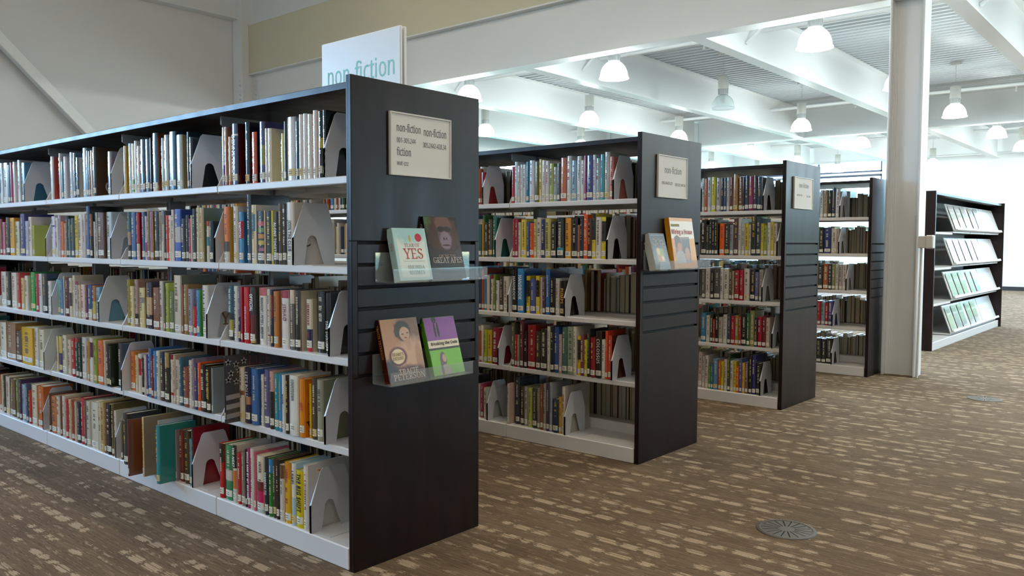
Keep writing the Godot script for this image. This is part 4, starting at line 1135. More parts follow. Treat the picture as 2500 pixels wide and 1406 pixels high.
const BOOKS := [
[0,0,-0.8939,0.0196,0.237,-0.044,"e6dfe6","white-and-purple book, first from left, top shelf, nearest bookcase, bay beside end panel",{"b":[[0,0.35,"7d5590"]]}],
[0,0,-0.8684,0.0194,0.237,-0.041,"9a6a50","brown book, second from left, top shelf, nearest bookcase, bay beside end panel"],
[0,0,-0.8428,0.0214,0.195,-0.042,"d9b79a","short tan book, third from left, top shelf, nearest bookcase, bay beside end panel",{"b":[[0,0.2,"b0503c"]]}],
[0,0,-0.8161,0.0428,0.244,-0.04,"4f618c","thick slate blue book, fourth from left, top shelf, nearest bookcase, bay beside end panel",{"b":[[0.8,0.83,"e8e8e8"]],"s":"4a0e14","t":"DIANETICS","tc":"f4f4f4","f":[0.2,0.82]}],
[0,0,-0.7565,0.0333,0.247,-0.062,"1f3a48","dark teal book, fifth from left, top shelf, nearest bookcase, bay beside end panel",{"s":"20282c"}],
[0,0,-0.7064,0.0347,0.204,-0.062,"d9532a","short orange book, sixth from left, top shelf, nearest bookcase, bay beside end panel",{"s":"151515"}],
[0,0,-0.6546,0.04,0.24,-0.063,"564c7e","purple book, seventh from left, top shelf, nearest bookcase, bay beside end panel",{"b":[[0.3,0.62,"8c8a3a"]]}],
[0,0,-0.6018,0.0194,0.209,-0.056,"d8d4cc","off-white mottled book, eighth from left, top shelf, nearest bookcase, bay beside end panel"],
[0,0,-0.5727,0.0231,0.206,-0.05,"efe9dc","thick cream book, ninth from left, top shelf, nearest bookcase, bay beside end panel",{"s":"ddd4c6","ct":[["O",0.7,0.66,0.03,"777066"]]}],
[0,0,-0.5091,0.0224,0.183,-0.066,"d8d26a","yellow-and-white book, tenth from left, top shelf, nearest bookcase, bay beside end panel"],
[0,0,-0.4735,0.0127,0.224,-0.057,"3a4a58",""],
[0,0,-0.4504,0.0552,0.236,-0.052,"cfd0d6","thick pale grey book, twelfth from left, top shelf, nearest bookcase, bay beside end panel",{"s":"9a98a6"}],
[0,0,-0.3874,0.0195,0.215,-0.047,"2c4c5c","teal book, 13th from left, top shelf, nearest bookcase, bay beside end panel"],
[0,0,-0.3619,0.0247,0.237,-0.043,"e4dada","white-and-red book, 14th from left, top shelf, nearest bookcase, bay beside end panel",{"s":"a02838"}],
[0,0,-0.3322,0.0226,0.237,-0.041,"e6e6ea","white book, 15th from left, top shelf, nearest bookcase, bay beside end panel"],
[0,0,-0.3052,0.0276,0.232,-0.04,"dcd8d6","pale grey book, 16th from left, top shelf, nearest bookcase, bay beside end panel"],
[0,0,-0.2734,0.0306,0.242,-0.04,"e0d4d4","tall white-and-red book, 17th from left, top shelf, nearest bookcase, bay beside end panel",{"s":"8e2434"}],
[0,0,-0.239,0.0251,0.236,-0.039,"16181c","black book, 18th from left, top shelf, nearest bookcase, bay beside end panel",{"b":[[0.45,0.6,"c0ac30"]]}],
[0,0,-0.2102,0.017,0.238,-0.039,"10161a","thin black book, 19th from left, top shelf, nearest bookcase, bay beside end panel",{"s":"14171a","ct":[["8",0.42,0.72,0.09,"5a8f80"]]}],
[0,0,-1.7904,0.0216,0.229,-0.046,"dcc79a","mustard book, first from left, top shelf, nearest bookcase, second bay from end panel",{"s":"b8901e"}],
[0,0,-1.7535,0.0295,0.238,-0.052,"e6ecee","white book, second from left, top shelf, nearest bookcase, second bay from end panel"],
[0,0,-1.7124,0.0318,0.233,-0.047,"dfe9e2","white-and-green book, third from left, top shelf, nearest bookcase, second bay from end panel",{"b":[[0.03,0.28,"4f8a3a"]]}],
[0,0,-1.6718,0.0234,0.243,-0.043,"e9eef2",""],
[0,0,-1.6416,0.0285,0.217,-0.041,"d9cfd8","pale pink book, fifth from left, top shelf, nearest bookcase, second bay from end panel"],
[0,0,-1.6079,0.0489,0.243,-0.038,"2c4a5a","dark teal book, sixth from left, top shelf, nearest bookcase, second bay from end panel",{"s":"8a2f2f"}],
[0,0,-1.555,0.043,0.24,-0.037,"51627e","slate blue book, seventh from left, top shelf, nearest bookcase, second bay from end panel"],
[0,0,-1.5064,0.0136,0.243,-0.039,"2a1c18",""],
[0,0,-1.4884,0.0529,0.262,-0.038,"2f4f66","tall navy book, ninth from left, top shelf, nearest bookcase, second bay from end panel",{"b":[[0.0,0.1,"c8b28a"]],"s":"7a3b22"}],
[0,0,-1.4229,0.0239,0.237,-0.05,"cfd6dc","pale grey book, tenth from left, top shelf, nearest bookcase, second bay from end panel"],
[0,0,-1.3894,0.0405,0.247,-0.045,"b9c4cc","silver grey book, eleventh from left, top shelf, nearest bookcase, second bay from end panel"],
[0,0,-1.3417,0.0657,0.256,-0.042,"1f4a66","thick deep blue book, twelfth from left, top shelf, nearest bookcase, second bay from end panel"],
[0,0,-1.2699,0.0526,0.237,-0.041,"b7c4c4","thick grey-green book, 13th from left, top shelf, nearest bookcase, second bay from end panel",{"s":"a8946e"}],
[0,0,-1.2019,0.0175,0.247,-0.056,"26404a",""],
[0,0,-1.1727,0.0263,0.221,-0.05,"202a3a","dark navy book, 15th from left, top shelf, nearest bookcase, second bay from end panel",{"s":"20242e"}],
[0,0,-2.6872,0.0373,0.236,-0.047,"e4e6e6","white book, first from left, top shelf, nearest bookcase, third bay from end panel",{"s":"b03a26"}],
[0,0,-2.6197,0.0297,0.251,-0.065,"dfe3e8",""],
[0,0,-2.5672,0.026,0.202,-0.057,"4d7f96",""],
[0,0,-2.5233,0.0355,0.225,-0.052,"e0dce0","white book, fourth from left, top shelf, nearest bookcase, third bay from end panel",{"s":"c9c0c4"}],
[0,0,-2.463,0.0393,0.245,-0.06,"d3dae6","pale blue book, fifth from left, top shelf, nearest bookcase, third bay from end panel"],
[0,0,-2.4046,0.0343,0.238,-0.054,"4d6478",""],
[0,0,-2.3559,0.04,0.21,-0.048,"16161c","black book, seventh from left, top shelf, nearest bookcase, third bay from end panel",{"s":"d0c4b0"}],
[0,0,-2.2936,0.0483,0.255,-0.058,"bcd0e2","pale blue book, eighth from left, top shelf, nearest bookcase, third bay from end panel"],
[0,0,-2.2285,0.0247,0.237,-0.052,"4f83a2",""],
[0,0,-2.1907,0.0185,0.232,-0.047,"8a5a38",""],
[0,0,-2.1618,0.0242,0.233,-0.044,"c7b8ae",""],
[0,0,-2.1292,0.0316,0.248,-0.042,"27394a","navy book, twelfth from left, top shelf, nearest bookcase, third bay from end panel",{"s":"54422e","ct":[["GI",0.5,0.2,0.05,"c0c0bc"]]}],
[0,0,-2.0194,0.0499,0.219,-0.066,"8b7474","mauve mottled book, 13th from left, top shelf, nearest bookcase, third bay from end panel"],
[0,0,-3.5372,0.0451,0.253,-0.066,"dfeaf0",""],
[0,0,-3.4637,0.0789,0.248,-0.059,"c9c6c2","grey book, second from left, top shelf, nearest bookcase, fourth bay from end panel"],
[0,0,-3.3623,0.0335,0.231,-0.053,"3f6a94",""],
[0,0,-3.3095,0.0235,0.242,-0.05,"c05068",""],
[0,0,-3.2667,0.0374,0.243,-0.05,"d8d4d2",""],
[0,0,-3.2065,0.0461,0.25,-0.054,"d5d2ce",""],
[0,0,-3.1398,0.059,0.23,-0.052,"3f7288","teal book, seventh from left, top shelf, nearest bookcase, fourth bay from end panel"],
[0,1,-0.8941,0.0399,0.228,-0.044,"e07a2c","orange-and-grey book, first from left, second shelf, nearest bookcase, bay beside end panel",{"b":[[0,0.2,"dcd6cc"],[0.2,0.38,"4a4448"]],"s":"b8964a"}],
[0,1,-0.8403,0.0324,0.23,-0.056,"e4ddd0","white book, second from left, second shelf, nearest bookcase, bay beside end panel"],
[0,1,-0.7952,0.0319,0.206,-0.054,"4a94c8","sky blue book, third from left, second shelf, nearest bookcase, bay beside end panel",{"b":[[0.48,0.82,"c02030"]],"s":"3a78ac","t":"SWITCH","tc":"f0e0e0","f":[0.5,0.8]}],
[0,1,-0.7464,0.0257,0.275,-0.062,"3a5672","tall slate blue book, fourth from left, second shelf, nearest bookcase, bay beside end panel",{"s":"16181e"}],
[0,1,-0.7071,0.0328,0.232,-0.056,"e0d0a0","cream-and-blue book, fifth from left, second shelf, nearest bookcase, bay beside end panel",{"b":[[0.55,0.84,"4a7f96"]]}],
[0,1,-0.6639,0.0068,0.23,-0.05,"ded6d0",""],
[0,1,-0.6491,0.0483,0.206,-0.046,"2a3638","charcoal book, seventh from left, second shelf, nearest bookcase, bay beside end panel",{"b":[[0.72,0.8,"c04858"],[0.6,0.68,"6a9a5a"],[0.48,0.56,"c8863a"],[0.36,0.44,"c8b040"],[0.24,0.3,"a85a80"]]}],
[0,1,-0.5938,0.0082,0.207,-0.044,"d9c2ac",""],
[0,1,-0.5802,0.0363,0.205,-0.041,"243a34","dark green book, ninth from left, second shelf, nearest bookcase, bay beside end panel",{"s":"5a7c6c"}],
[0,1,-0.5392,0.0131,0.205,-0.04,"c9c03a",""],
[0,1,-0.5225,0.0305,0.2,-0.038,"22262c","black white-lettered book, eleventh from left, second shelf, nearest bookcase, bay beside end panel",{"t":"ALONE TOGETHER","tc":"d8d8d4","f":[0.08,0.8]}],
[0,1,-0.4892,0.0251,0.23,-0.036,"4a3c24","black-and-gold book, twelfth from left, second shelf, nearest bookcase, bay beside end panel"],
[0,1,-0.4616,0.0248,0.227,-0.036,"1c1a1c","black gold-lettered book, 13th from left, second shelf, nearest bookcase, bay beside end panel"],
[0,1,-0.4345,0.046,0.233,-0.035,"e6e1d8","thick white book, 14th from left, second shelf, nearest bookcase, bay beside end panel",{"s":"dcd8d0","t":"JOIN THE CLUB","tc":"1c1c1c","ct":[["C",0.36,0.42,0.06,"383838"],["B",0.9,0.42,0.06,"303030"]],"f":[0.22,0.72]}],
[0,1,-1.7845,0.029,0.228,-0.054,"2f6a6c","teal photo-banded book, first from left, second shelf, nearest bookcase, second bay from end panel",{"b":[[0,0.3,"2c322e"],[0.3,0.58,"b08878"]]}],
[0,1,-1.7419,0.0504,0.225,-0.05,"3f5f9a","blue book, second from left, second shelf, nearest bookcase, second bay from end panel"],
[0,1,-1.6796,0.028,0.221,-0.048,"b0203a","crimson-and-cream book, third from left, second shelf, nearest bookcase, second bay from end panel",{"b":[[0,0.34,"d8cab8"]],"s":"a3122a"}],
[0,1,-1.6361,0.0314,0.223,-0.053,"3c6890","steel blue book, fourth from left, second shelf, nearest bookcase, second bay from end panel"],
[0,1,-1.5923,0.017,0.204,-0.049,"d8c8d0","",{"b":[[0.1,0.4,"b03a86"]]}],
[0,1,-1.5655,0.027,0.227,-0.045,"8a6a5c","grey-brown book, sixth from left, second shelf, nearest bookcase, second bay from end panel"],
[0,1,-1.5306,0.0212,0.223,-0.043,"a87898",""],
[0,1,-1.5031,0.0129,0.224,-0.04,"a0701c",""],
[0,1,-1.4848,0.044,0.222,-0.039,"16120e","thick black book, ninth from left, second shelf, nearest bookcase, second bay from end panel"],
[0,1,-1.4361,0.0249,0.22,-0.038,"a8987a","khaki book, tenth from left, second shelf, nearest bookcase, second bay from end panel"],
[0,1,-1.4073,0.0182,0.228,-0.037,"d6d6d4","",{"b":[[0.72,1,"8894aa"]]}],
[0,1,-1.3858,0.0189,0.224,-0.036,"2a2a2e",""],
[0,1,-1.3644,0.0217,0.203,-0.035,"d8421e",""],
[0,1,-1.3402,0.0279,0.202,-0.035,"e0d6c8","white book, 14th from left, second shelf, nearest bookcase, second bay from end panel"],
[0,1,-1.3101,0.0205,0.227,-0.034,"d9d2cc",""],
[0,1,-1.2878,0.0596,0.228,-0.034,"3a5ab4","thick royal blue book, 16th from left, second shelf, nearest bookcase, second bay from end panel",{"b":[[0.36,0.66,"b8b4b8"]]}],
[0,1,-1.2257,0.0341,0.186,-0.035,"141428","short black book, 17th from left, second shelf, nearest bookcase, second bay from end panel"],
[0,1,-1.1886,0.0236,0.201,-0.036,"22282a","black book, 18th from left, second shelf, nearest bookcase, second bay from end panel"],
[0,1,-1.1621,0.0154,0.185,-0.036,"b03a6a",""],
[0,1,-1.1434,0.0113,0.199,-0.036,"cfc8c4",""],
[0,1,-1.1294,0.027,0.227,-0.035,"2a2c28","tall black-and-white book, 21st from left, second shelf, nearest bookcase, second bay from end panel"],
[0,1,-1.0993,0.0267,0.23,-0.036,"d9cfae","tall cream book, 22nd from left, second shelf, nearest bookcase, second bay from end panel"],
[0,1,-1.0697,0.0283,0.229,-0.036,"c9b68c","tall beige book, 23rd from left, second shelf, nearest bookcase, second bay from end panel",{"s":"6a7a62"}],
[0,1,-1.0324,0.0203,0.172,-0.046,"e0d8c4","",{"b":[[0.4,0.62,"2a8a9a"],[0.88,1,"c04828"]]}],
[0,1,-1.0048,0.0276,0.172,-0.043,"16243c","short dark navy book, 25th from left, second shelf, nearest bookcase, second bay from end panel",{"s":"0e1626"}],
[0,1,-2.6899,0.0483,0.223,-0.044,"e4dcea","white-and-purple book, first from left, second shelf, nearest bookcase, third bay from end panel",{"b":[[0.74,0.78,"5a4a80"]]}],
[0,1,-2.6327,0.0415,0.214,-0.041,"dcd6d4",""],
[0,1,-2.5837,0.0262,0.226,-0.04,"c9b8cc",""],
[0,1,-2.5504,0.0406,0.192,-0.039,"d96a1c",""],
[0,1,-2.5029,0.0215,0.184,-0.039,"c8a880",""],
[0,1,-2.4758,0.0294,0.222,-0.038,"1c3a44",""],
[0,1,-2.4417,0.0223,0.204,-0.037,"5a8488",""],
[0,1,-2.4136,0.0401,0.208,-0.038,"4a5054",""],
[0,1,-2.3672,0.045,0.222,-0.039,"c9b418","bright yellow book, ninth from left, second shelf, nearest bookcase, third bay from end panel"],
[0,1,-2.317,0.0552,0.227,-0.037,"ddd2c4","thick cream book, tenth from left, second shelf, nearest bookcase, third bay from end panel"],
[0,1,-2.2566,0.0291,0.228,-0.037,"d6d0d4",""],
[0,1,-2.2209,0.0394,0.266,-0.039,"3a5890","tall blue book, twelfth from left, second shelf, nearest bookcase, third bay from end panel",{"s":"12131a"}],
[0,1,-2.1758,0.0284,0.226,-0.038,"8a5236","brown-and-black book, 13th from left, second shelf, nearest bookcase, third bay from end panel",{"b":[[0,0.5,"1a1614"]],"s":"141212"}],
[0,1,-2.1379,0.014,0.186,-0.043,"d9d0c8",""],
[0,1,-2.1163,0.0242,0.232,-0.041,"aab4b8",""],
[0,1,-2.086,0.0706,0.23,-0.039,"6a4434","thick brown book, 16th from left, second shelf, nearest bookcase, third bay from end panel"],
[0,1,-2.0021,0.0598,0.232,-0.048,"c2ccce","thick pale grey book, 17th from left, second shelf, nearest bookcase, third bay from end panel",{"s":"b8c0c0"}],
[0,1,-3.5651,0.0354,0.223,-0.066,"8a2a3a",""],
[0,1,-3.5003,0.0436,0.203,-0.059,"c9788a",""],
[0,1,-3.4324,0.0636,0.23,-0.055,"2a2a20","dark olive book, third from left, second shelf, nearest bookcase, fourth bay from end panel"],
[0,1,-3.3494,0.0792,0.226,-0.05,"d8a028","yellow book, fourth from left, second shelf, nearest bookcase, fourth bay from end panel"],
[0,1,-3.2525,0.0657,0.203,-0.049,"c8cdb0","pale green book, fifth from left, second shelf, nearest bookcase, fourth bay from end panel"],
[0,1,-3.1714,0.0756,0.246,-0.047,"4a4484","purple book, sixth from left, second shelf, nearest bookcase, fourth bay from end panel"],
[0,1,-3.0832,0.0503,0.203,-0.044,"b4b0c4",""],
[0,1,-3.0222,0.0495,0.226,-0.042,"dcd2c8",""],
[0,1,-2.9608,0.0195,0.178,-0.044,"b0bc3c","",{"s":"b4bc40"}],
[0,2,-0.8855,0.0356,0.224,-0.055,"2a5a6a","teal-and-yellow book, first from left, third shelf, nearest bookcase, bay beside end panel",{"b":[[0,0.5,"33342e"],[0.14,0.38,"a89a40"]],"t":"THE NEXT 100 YEARS","tc":"d0dce0","f":[0.52,0.95]}],
[0,2,-0.8364,0.031,0.226,-0.051,"d9d6d0","white grey-lettered book, second from left, third shelf, nearest bookcase, bay beside end panel"],
[0,2,-0.7946,0.0176,0.225,-0.046,"7a6a90","lilac-and-navy book, third from left, third shelf, nearest bookcase, bay beside end panel",{"b":[[0,0.46,"2a2a5a"]]}],
[0,2,-0.7684,0.0127,0.224,-0.042,"b02434",""],
[0,2,-0.7479,0.0393,0.225,-0.041,"c4182a","thick bright red book, fifth from left, third shelf, nearest bookcase, bay beside end panel",{"t":"THE BETTER ANGELS OF OUR NATURE","tc":"f0dcdc","f":[0.2,0.66]}],
[0,2,-0.7015,0.0386,0.226,-0.04,"3a3432","dark grey book, sixth from left, third shelf, nearest bookcase, bay beside end panel",{"b":[[0.12,0.52,"6a2428"],[0.02,0.1,"c8a860"]],"s":"3a3836","t":"OFFICIAL","tc":"f0eeea","f":[0.58,0.88]}],
[0,2,-0.6503,0.0489,0.226,-0.051,"e6e0d8","thick white book, seventh from left, third shelf, nearest bookcase, bay beside end panel",{"b":[[0.86,1,"c86060"]],"s":"d8c4c0","t":"MANHUNT | PETER L. BERGEN","tc":"161414","f":[0.13,0.83]}],
[0,2,-0.5891,0.0158,0.223,-0.05,"dcd8d4","white-and-red book, eighth from left, third shelf, nearest bookcase, bay beside end panel",{"b":[[0.08,0.2,"a83040"]]}],
[0,2,-0.5632,0.0156,0.221,-0.046,"2a3a5a","blue-and-red book, ninth from left, third shelf, nearest bookcase, bay beside end panel",{"b":[[0.5,0.9,"8a2a34"]]}],
[0,2,-0.5396,0.0318,0.217,-0.042,"c47e3c","orange-brown book, tenth from left, third shelf, nearest bookcase, bay beside end panel",{"s":"a86a38"}],
[0,2,-0.4964,0.0493,0.221,-0.049,"e2dcd8","thick white-and-red book, eleventh from left, third shelf, nearest bookcase, bay beside end panel",{"b":[[0.87,1,"a03040"]],"t":"JIHAD","tc":"8a4a44","f":[0.48,0.78]}],
[0,2,-0.4379,0.0346,0.226,-0.046,"6a625e","taupe-and-cream book, twelfth from left, third shelf, nearest bookcase, bay beside end panel",{"b":[[0.77,1,"d8c8b4"]]}],
[0,2,-0.3963,0.036,0.225,-0.041,"24241f","black book, 13th from left, third shelf, nearest bookcase, bay beside end panel",{"s":"cabfaa"}],
[0,2,-0.3466,0.0364,0.194,-0.056,"e0d8c0","short cream-and-navy book, 14th from left, third shelf, nearest bookcase, bay beside end panel",{"b":[[0,0.08,"b02030"],[0.08,0.43,"1c2050"]],"s":"d8ceb4"}],
[0,2,-0.2876,0.0447,0.224,-0.062,"2a2c28","thick black-green book, 15th from left, third shelf, nearest bookcase, bay beside end panel",{"s":"1c1e1c"}],
[0,2,-0.2293,0.0267,0.222,-0.057,"161a20","black white-lettered book, 16th from left, third shelf, nearest bookcase, bay beside end panel",{"t":"THE SURGE","tc":"c8c8c4","f":[0.12,0.55]}],
[0,2,-0.1921,0.0074,0.226,-0.05,"1a1a20","",{"s":"2a2a2c","ct":[["JOB",0.72,0.15,0.03,"b0b0ac"]]}],
[0,2,-1.7876,0.0272,0.222,-0.046,"a0902c",""],
[0,2,-1.7494,0.0373,0.192,-0.042,"e0d4a0","cream book, second from left, third shelf, nearest bookcase, second bay from end panel"],
[0,2,-1.7017,0.0356,0.224,-0.042,"a88a84","dusty pink book, third from left, third shelf, nearest bookcase, second bay from end panel",{"b":[[0.08,0.28,"201a1a"]]}],
[0,2,-1.6552,0.0546,0.188,-0.042,"d8c890","pale khaki book, fourth from left, third shelf, nearest bookcase, second bay from end panel",{"b":[[0.62,0.76,"8a8478"]]}],
[0,2,-1.59,0.0637,0.216,-0.042,"3a2430","dark brown-and-tan book, fifth from left, third shelf, nearest bookcase, second bay from end panel",{"b":[[0.3,0.68,"c8a470"]]}],
[0,2,-1.5167,0.0622,0.195,-0.041,"8a5a44","rust-brown book, sixth from left, third shelf, nearest bookcase, second bay from end panel"],
[0,2,-1.4462,0.0347,0.226,-0.039,"cfc8c0","pale grey book, seventh from left, third shelf, nearest bookcase, second bay from end panel"],
[0,2,-1.4043,0.0135,0.224,-0.038,"6a6a50",""],
[0,2,-1.3848,0.0288,0.22,-0.036,"a8b84a","yellow-green book, ninth from left, third shelf, nearest bookcase, second bay from end panel"],
[0,2,-1.3504,0.0411,0.183,-0.036,"6a7a50","moss green book, tenth from left, third shelf, nearest bookcase, second bay from end panel"],
[0,2,-1.3041,0.0642,0.257,-0.035,"d6cbb8","tall thick cream book, eleventh from left, third shelf, nearest bookcase, second bay from end panel",{"s":"7a8270"}],
[0,2,-1.2347,0.0131,0.216,-0.035,"a06a54",""],
[0,2,-1.2173,0.0368,0.219,-0.034,"9a7a44","ochre book, 13th from left, third shelf, nearest bookcase, second bay from end panel"],
[0,2,-1.1768,0.041,0.201,-0.033,"9a96a8","lavender book, 14th from left, third shelf, nearest bookcase, second bay from end panel"],
[0,2,-1.1327,0.0286,0.128,-0.032,"c01828",""],
[0,2,-1.1012,0.0227,0.199,-0.032,"4a94c8","sky blue book, 16th from left, third shelf, nearest bookcase, second bay from end panel",{"s":"3fa03a"}],
[0,2,-1.0699,0.0498,0.221,-0.041,"d9d4cc","white book, 17th from left, third shelf, nearest bookcase, second bay from end panel",{"s":"d8d4cc","ct":[["Y",0.55,0.36,0.06,"8a5a34"]]}],
[0,2,-2.6769,0.0546,0.194,-0.055,"7ab8b8","aqua book, first from left, third shelf, nearest bookcase, third bay from end panel"],
[0,2,-2.6039,0.0358,0.2,-0.048,"5a84b0",""],
[0,2,-2.55,0.0101,0.217,-0.048,"d6d2c4",""],
[0,2,-2.5256,0.0505,0.212,-0.043,"5e1a1a","dark red-and-black book, fourth from left, third shelf, nearest bookcase, third bay from end panel"],
[0,2,-2.4641,0.0374,0.211,-0.04,"d8cdb4","",{"b":[[0.28,0.62,"3a3230"]]}],
[0,2,-2.4148,0.0254,0.225,-0.041,"d9d0bc",""],
[0,2,-2.3801,0.0365,0.195,-0.038,"c4b8b8","",{"b":[[0.9,1,"a02848"]]}],
[0,2,-2.3362,0.0331,0.177,-0.036,"c8b890",""],
[0,2,-2.297,0.0501,0.181,-0.035,"e0c4b8","pale pink book, ninth from left, third shelf, nearest bookcase, third bay from end panel"],
[0,2,-2.2418,0.0293,0.181,-0.033,"6a3a5a",""],
[0,2,-2.2082,0.0516,0.182,-0.032,"2a4a84","navy-and-cream book, eleventh from left, third shelf, nearest bookcase, third bay from end panel",{"b":[[0,0.32,"d8c8b0"]]}],
[0,2,-2.1528,0.0424,0.181,-0.032,"a8642a","",{"b":[[0.05,0.55,"c8b448"]]}],
[0,2,-2.1064,0.0462,0.174,-0.032,"7aa4b4","pale blue book, 13th from left, third shelf, nearest bookcase, third bay from end panel",{"s":"6a9ab0"}],
[0,2,-3.5623,0.0916,0.216,-0.062,"d8d0c0","white book, first from left, third shelf, nearest bookcase, fourth bay from end panel"],
[0,2,-3.4438,0.0659,0.219,-0.053,"3a3630","black book, second from left, third shelf, nearest bookcase, fourth bay from end panel"],
[0,2,-3.3522,0.0869,0.215,-0.052,"e0d4c4","cream book, third from left, third shelf, nearest bookcase, fourth bay from end panel"],
[0,2,-3.2441,0.0422,0.218,-0.048,"c03030",""],
[0,2,-3.1819,0.0499,0.188,-0.047,"d8b878",""],
[0,2,-3.1149,0.0491,0.203,-0.045,"e0d8cc",""],
[0,2,-3.043,0.0721,0.226,-0.051,"2a9a3a","green book, seventh from left, third shelf, nearest bookcase, fourth bay from end panel"],
[0,2,-2.952,0.039,0.219,-0.047,"b02a3a",""],
[0,2,-2.8968,0.0462,0.221,-0.044,"d6d8dc",""],
[0,2,-2.8366,0.0683,0.223,-0.042,"26262a","black book, tenth from left, third shelf, nearest bookcase, fourth bay from end panel"],
[0,2,-2.7561,0.0451,0.184,-0.041,"e0d8d0","white book, eleventh from left, third shelf, nearest bookcase, fourth bay from end panel"],
[0,3,-0.7596,0.0091,0.271,0.04,"2a2624","dark large-format book, first from left, fourth shelf, nearest bookcase, bay beside end panel",{"s":"4a4644","d":0.25,"ct":[["LIFE",0.62,0.9,0.035,"8a3038"]],"stars":1}],
[0,3,-0.7499,0.0327,0.221,-0.018,"e0d6c4","cream-and-brown book, second from left, fourth shelf, nearest bookcase, bay beside end panel",{"b":[[0.5,0.58,"8a4a2a"]]}],
[0,3,-0.7142,0.0364,0.224,-0.022,"24284c","navy white-lettered book, third from left, fourth shelf, nearest bookcase, bay beside end panel",{"b":[[0.34,0.48,"c08a60"]],"t":"LET'S ROLL!","tc":"d8d4e0","f":[0.48,0.92]}],
[0,3,-0.6743,0.0466,0.224,-0.023,"3a6aa8","blue gold-lettered book, fourth from left, fourth shelf, nearest bookcase, bay beside end panel",{"s":"3060a4"}],
[0,3,-0.6187,0.0191,0.204,-0.034,"d6cec4","white book, fifth from left, fourth shelf, nearest bookcase, bay beside end panel"],
[0,3,-0.5923,0.0346,0.227,-0.031,"5a5a8a","grey-purple collage book, sixth from left, fourth shelf, nearest bookcase, bay beside end panel"],
[0,3,-0.5518,0.0315,0.225,-0.028,"c89a90","pink-and-black book, seventh from left, fourth shelf, nearest bookcase, bay beside end panel",{"b":[[0,0.65,"221e22"]]}],
[0,3,-0.5155,0.03,0.219,-0.026,"2a94a0","turquoise book, eighth from left, fourth shelf, nearest bookcase, bay beside end panel"],
[0,3,-0.4815,0.0185,0.22,-0.025,"3a8ac8","light blue book, ninth from left, fourth shelf, nearest bookcase, bay beside end panel"],
[0,3,-0.4599,0.0218,0.221,-0.023,"d8d8d0","white black-lettered book, tenth from left, fourth shelf, nearest bookcase, bay beside end panel",{"t":"earth","tc":"181818","f":[0.45,0.72]}],
[0,3,-0.4356,0.0226,0.221,-0.022,"2c2422","dark brown book, eleventh from left, fourth shelf, nearest bookcase, bay beside end panel"],
[0,3,-0.4106,0.0561,0.227,-0.021,"e2e0d4","thick white book, twelfth from left, fourth shelf, nearest bookcase, bay beside end panel",{"t":"COUNTDOWN","tc":"4a4a44","f":[0.58,0.93]}],
[0,3,-0.3511,0.0327,0.217,-0.024,"e08a1c","orange book, 13th from left, fourth shelf, nearest bookcase, bay beside end panel",{"s":"dc7c14","t":"HOT","tc":"b82818","ct":[["LIVE",0.55,0.48,0.04,"2c1c10"],["THE",0.55,0.33,0.04,"2c1c10"],["YEAR",0.55,0.18,0.04,"2c1c10"]],"f":[0.46,0.6]}],
[0,3,-0.3077,0.012,0.202,-0.04,"d8b020",""],
[0,3,-0.2871,0.0281,0.224,-0.035,"4a4642","charcoal book, 15th from left, fourth shelf, nearest bookcase, bay beside end panel"],
[0,3,-0.2522,0.0367,0.224,-0.031,"9a9c88","sage grey book, 16th from left, fourth shelf, nearest bookcase, bay beside end panel",{"s":"7a7a5c"}],
[0,3,-1.7771,0.0463,0.192,-0.05,"d0701e","orange book, first from left, fourth shelf, nearest bookcase, second bay from end panel",{"s":"c8821e"}],
[0,3,-1.7121,0.0263,0.178,-0.043,"d8c898",""],
[0,3,-1.6705,0.0322,0.19,-0.038,"dcd4cc","",{"b":[[0.46,0.88,"c01c2c"]]}],
[0,3,-1.6264,0.0243,0.175,-0.034,"2a221e",""],
[0,3,-1.5931,0.0179,0.19,-0.03,"d0c8bc",""],
[0,3,-1.5683,0.0251,0.196,-0.027,"4a4488",""],
[0,3,-1.5376,0.0266,0.228,-0.025,"4a78b0","blue book, seventh from left, fourth shelf, nearest bookcase, second bay from end panel"],
[0,3,-1.5067,0.0186,0.196,-0.023,"8a2a2a",""],
[0,3,-1.4843,0.0244,0.221,-0.023,"4a88c0",""],
[0,3,-1.4565,0.03,0.224,-0.022,"d8d2c4","white book, tenth from left, fourth shelf, nearest bookcase, second bay from end panel"],
[0,3,-1.4228,0.04,0.221,-0.023,"3a342c","olive-black book, eleventh from left, fourth shelf, nearest bookcase, second bay from end panel",{"b":[[0.8,1,"1c3454"]]}],
[0,3,-1.3798,0.044,0.225,-0.021,"34302a","black-and-tan book, twelfth from left, fourth shelf, nearest bookcase, second bay from end panel",{"b":[[0.7,1,"a88a54"]]}],
[0,3,-1.3298,0.0231,0.218,-0.026,"dcd2c8","",{"b":[[0.1,0.22,"a82028"],[0.9,1,"8a2028"]]}],
[0,3,-1.3017,0.02,0.218,-0.025,"c0a890",""],
[0,3,-1.2774,0.0254,0.2,-0.024,"d9d0c4","white book, 15th from left, fourth shelf, nearest bookcase, second bay from end panel"],
[0,3,-1.2483,0.0333,0.212,-0.023,"2a5a72","teal-blue book, 16th from left, fourth shelf, nearest bookcase, second bay from end panel"],
[0,3,-1.2117,0.0462,0.175,-0.022,"8a4a3c","russet book, 17th from left, fourth shelf, nearest bookcase, second bay from end panel"],
[0,3,-1.162,0.027,0.209,-0.023,"ddd4b8","cream book, 18th from left, fourth shelf, nearest bookcase, second bay from end panel"],
[0,3,-1.1318,0.0162,0.218,-0.022,"9a8ea8",""],
[0,3,-1.1127,0.0254,0.201,-0.022,"38407a","indigo book, 20th from left, fourth shelf, nearest bookcase, second bay from end panel"],
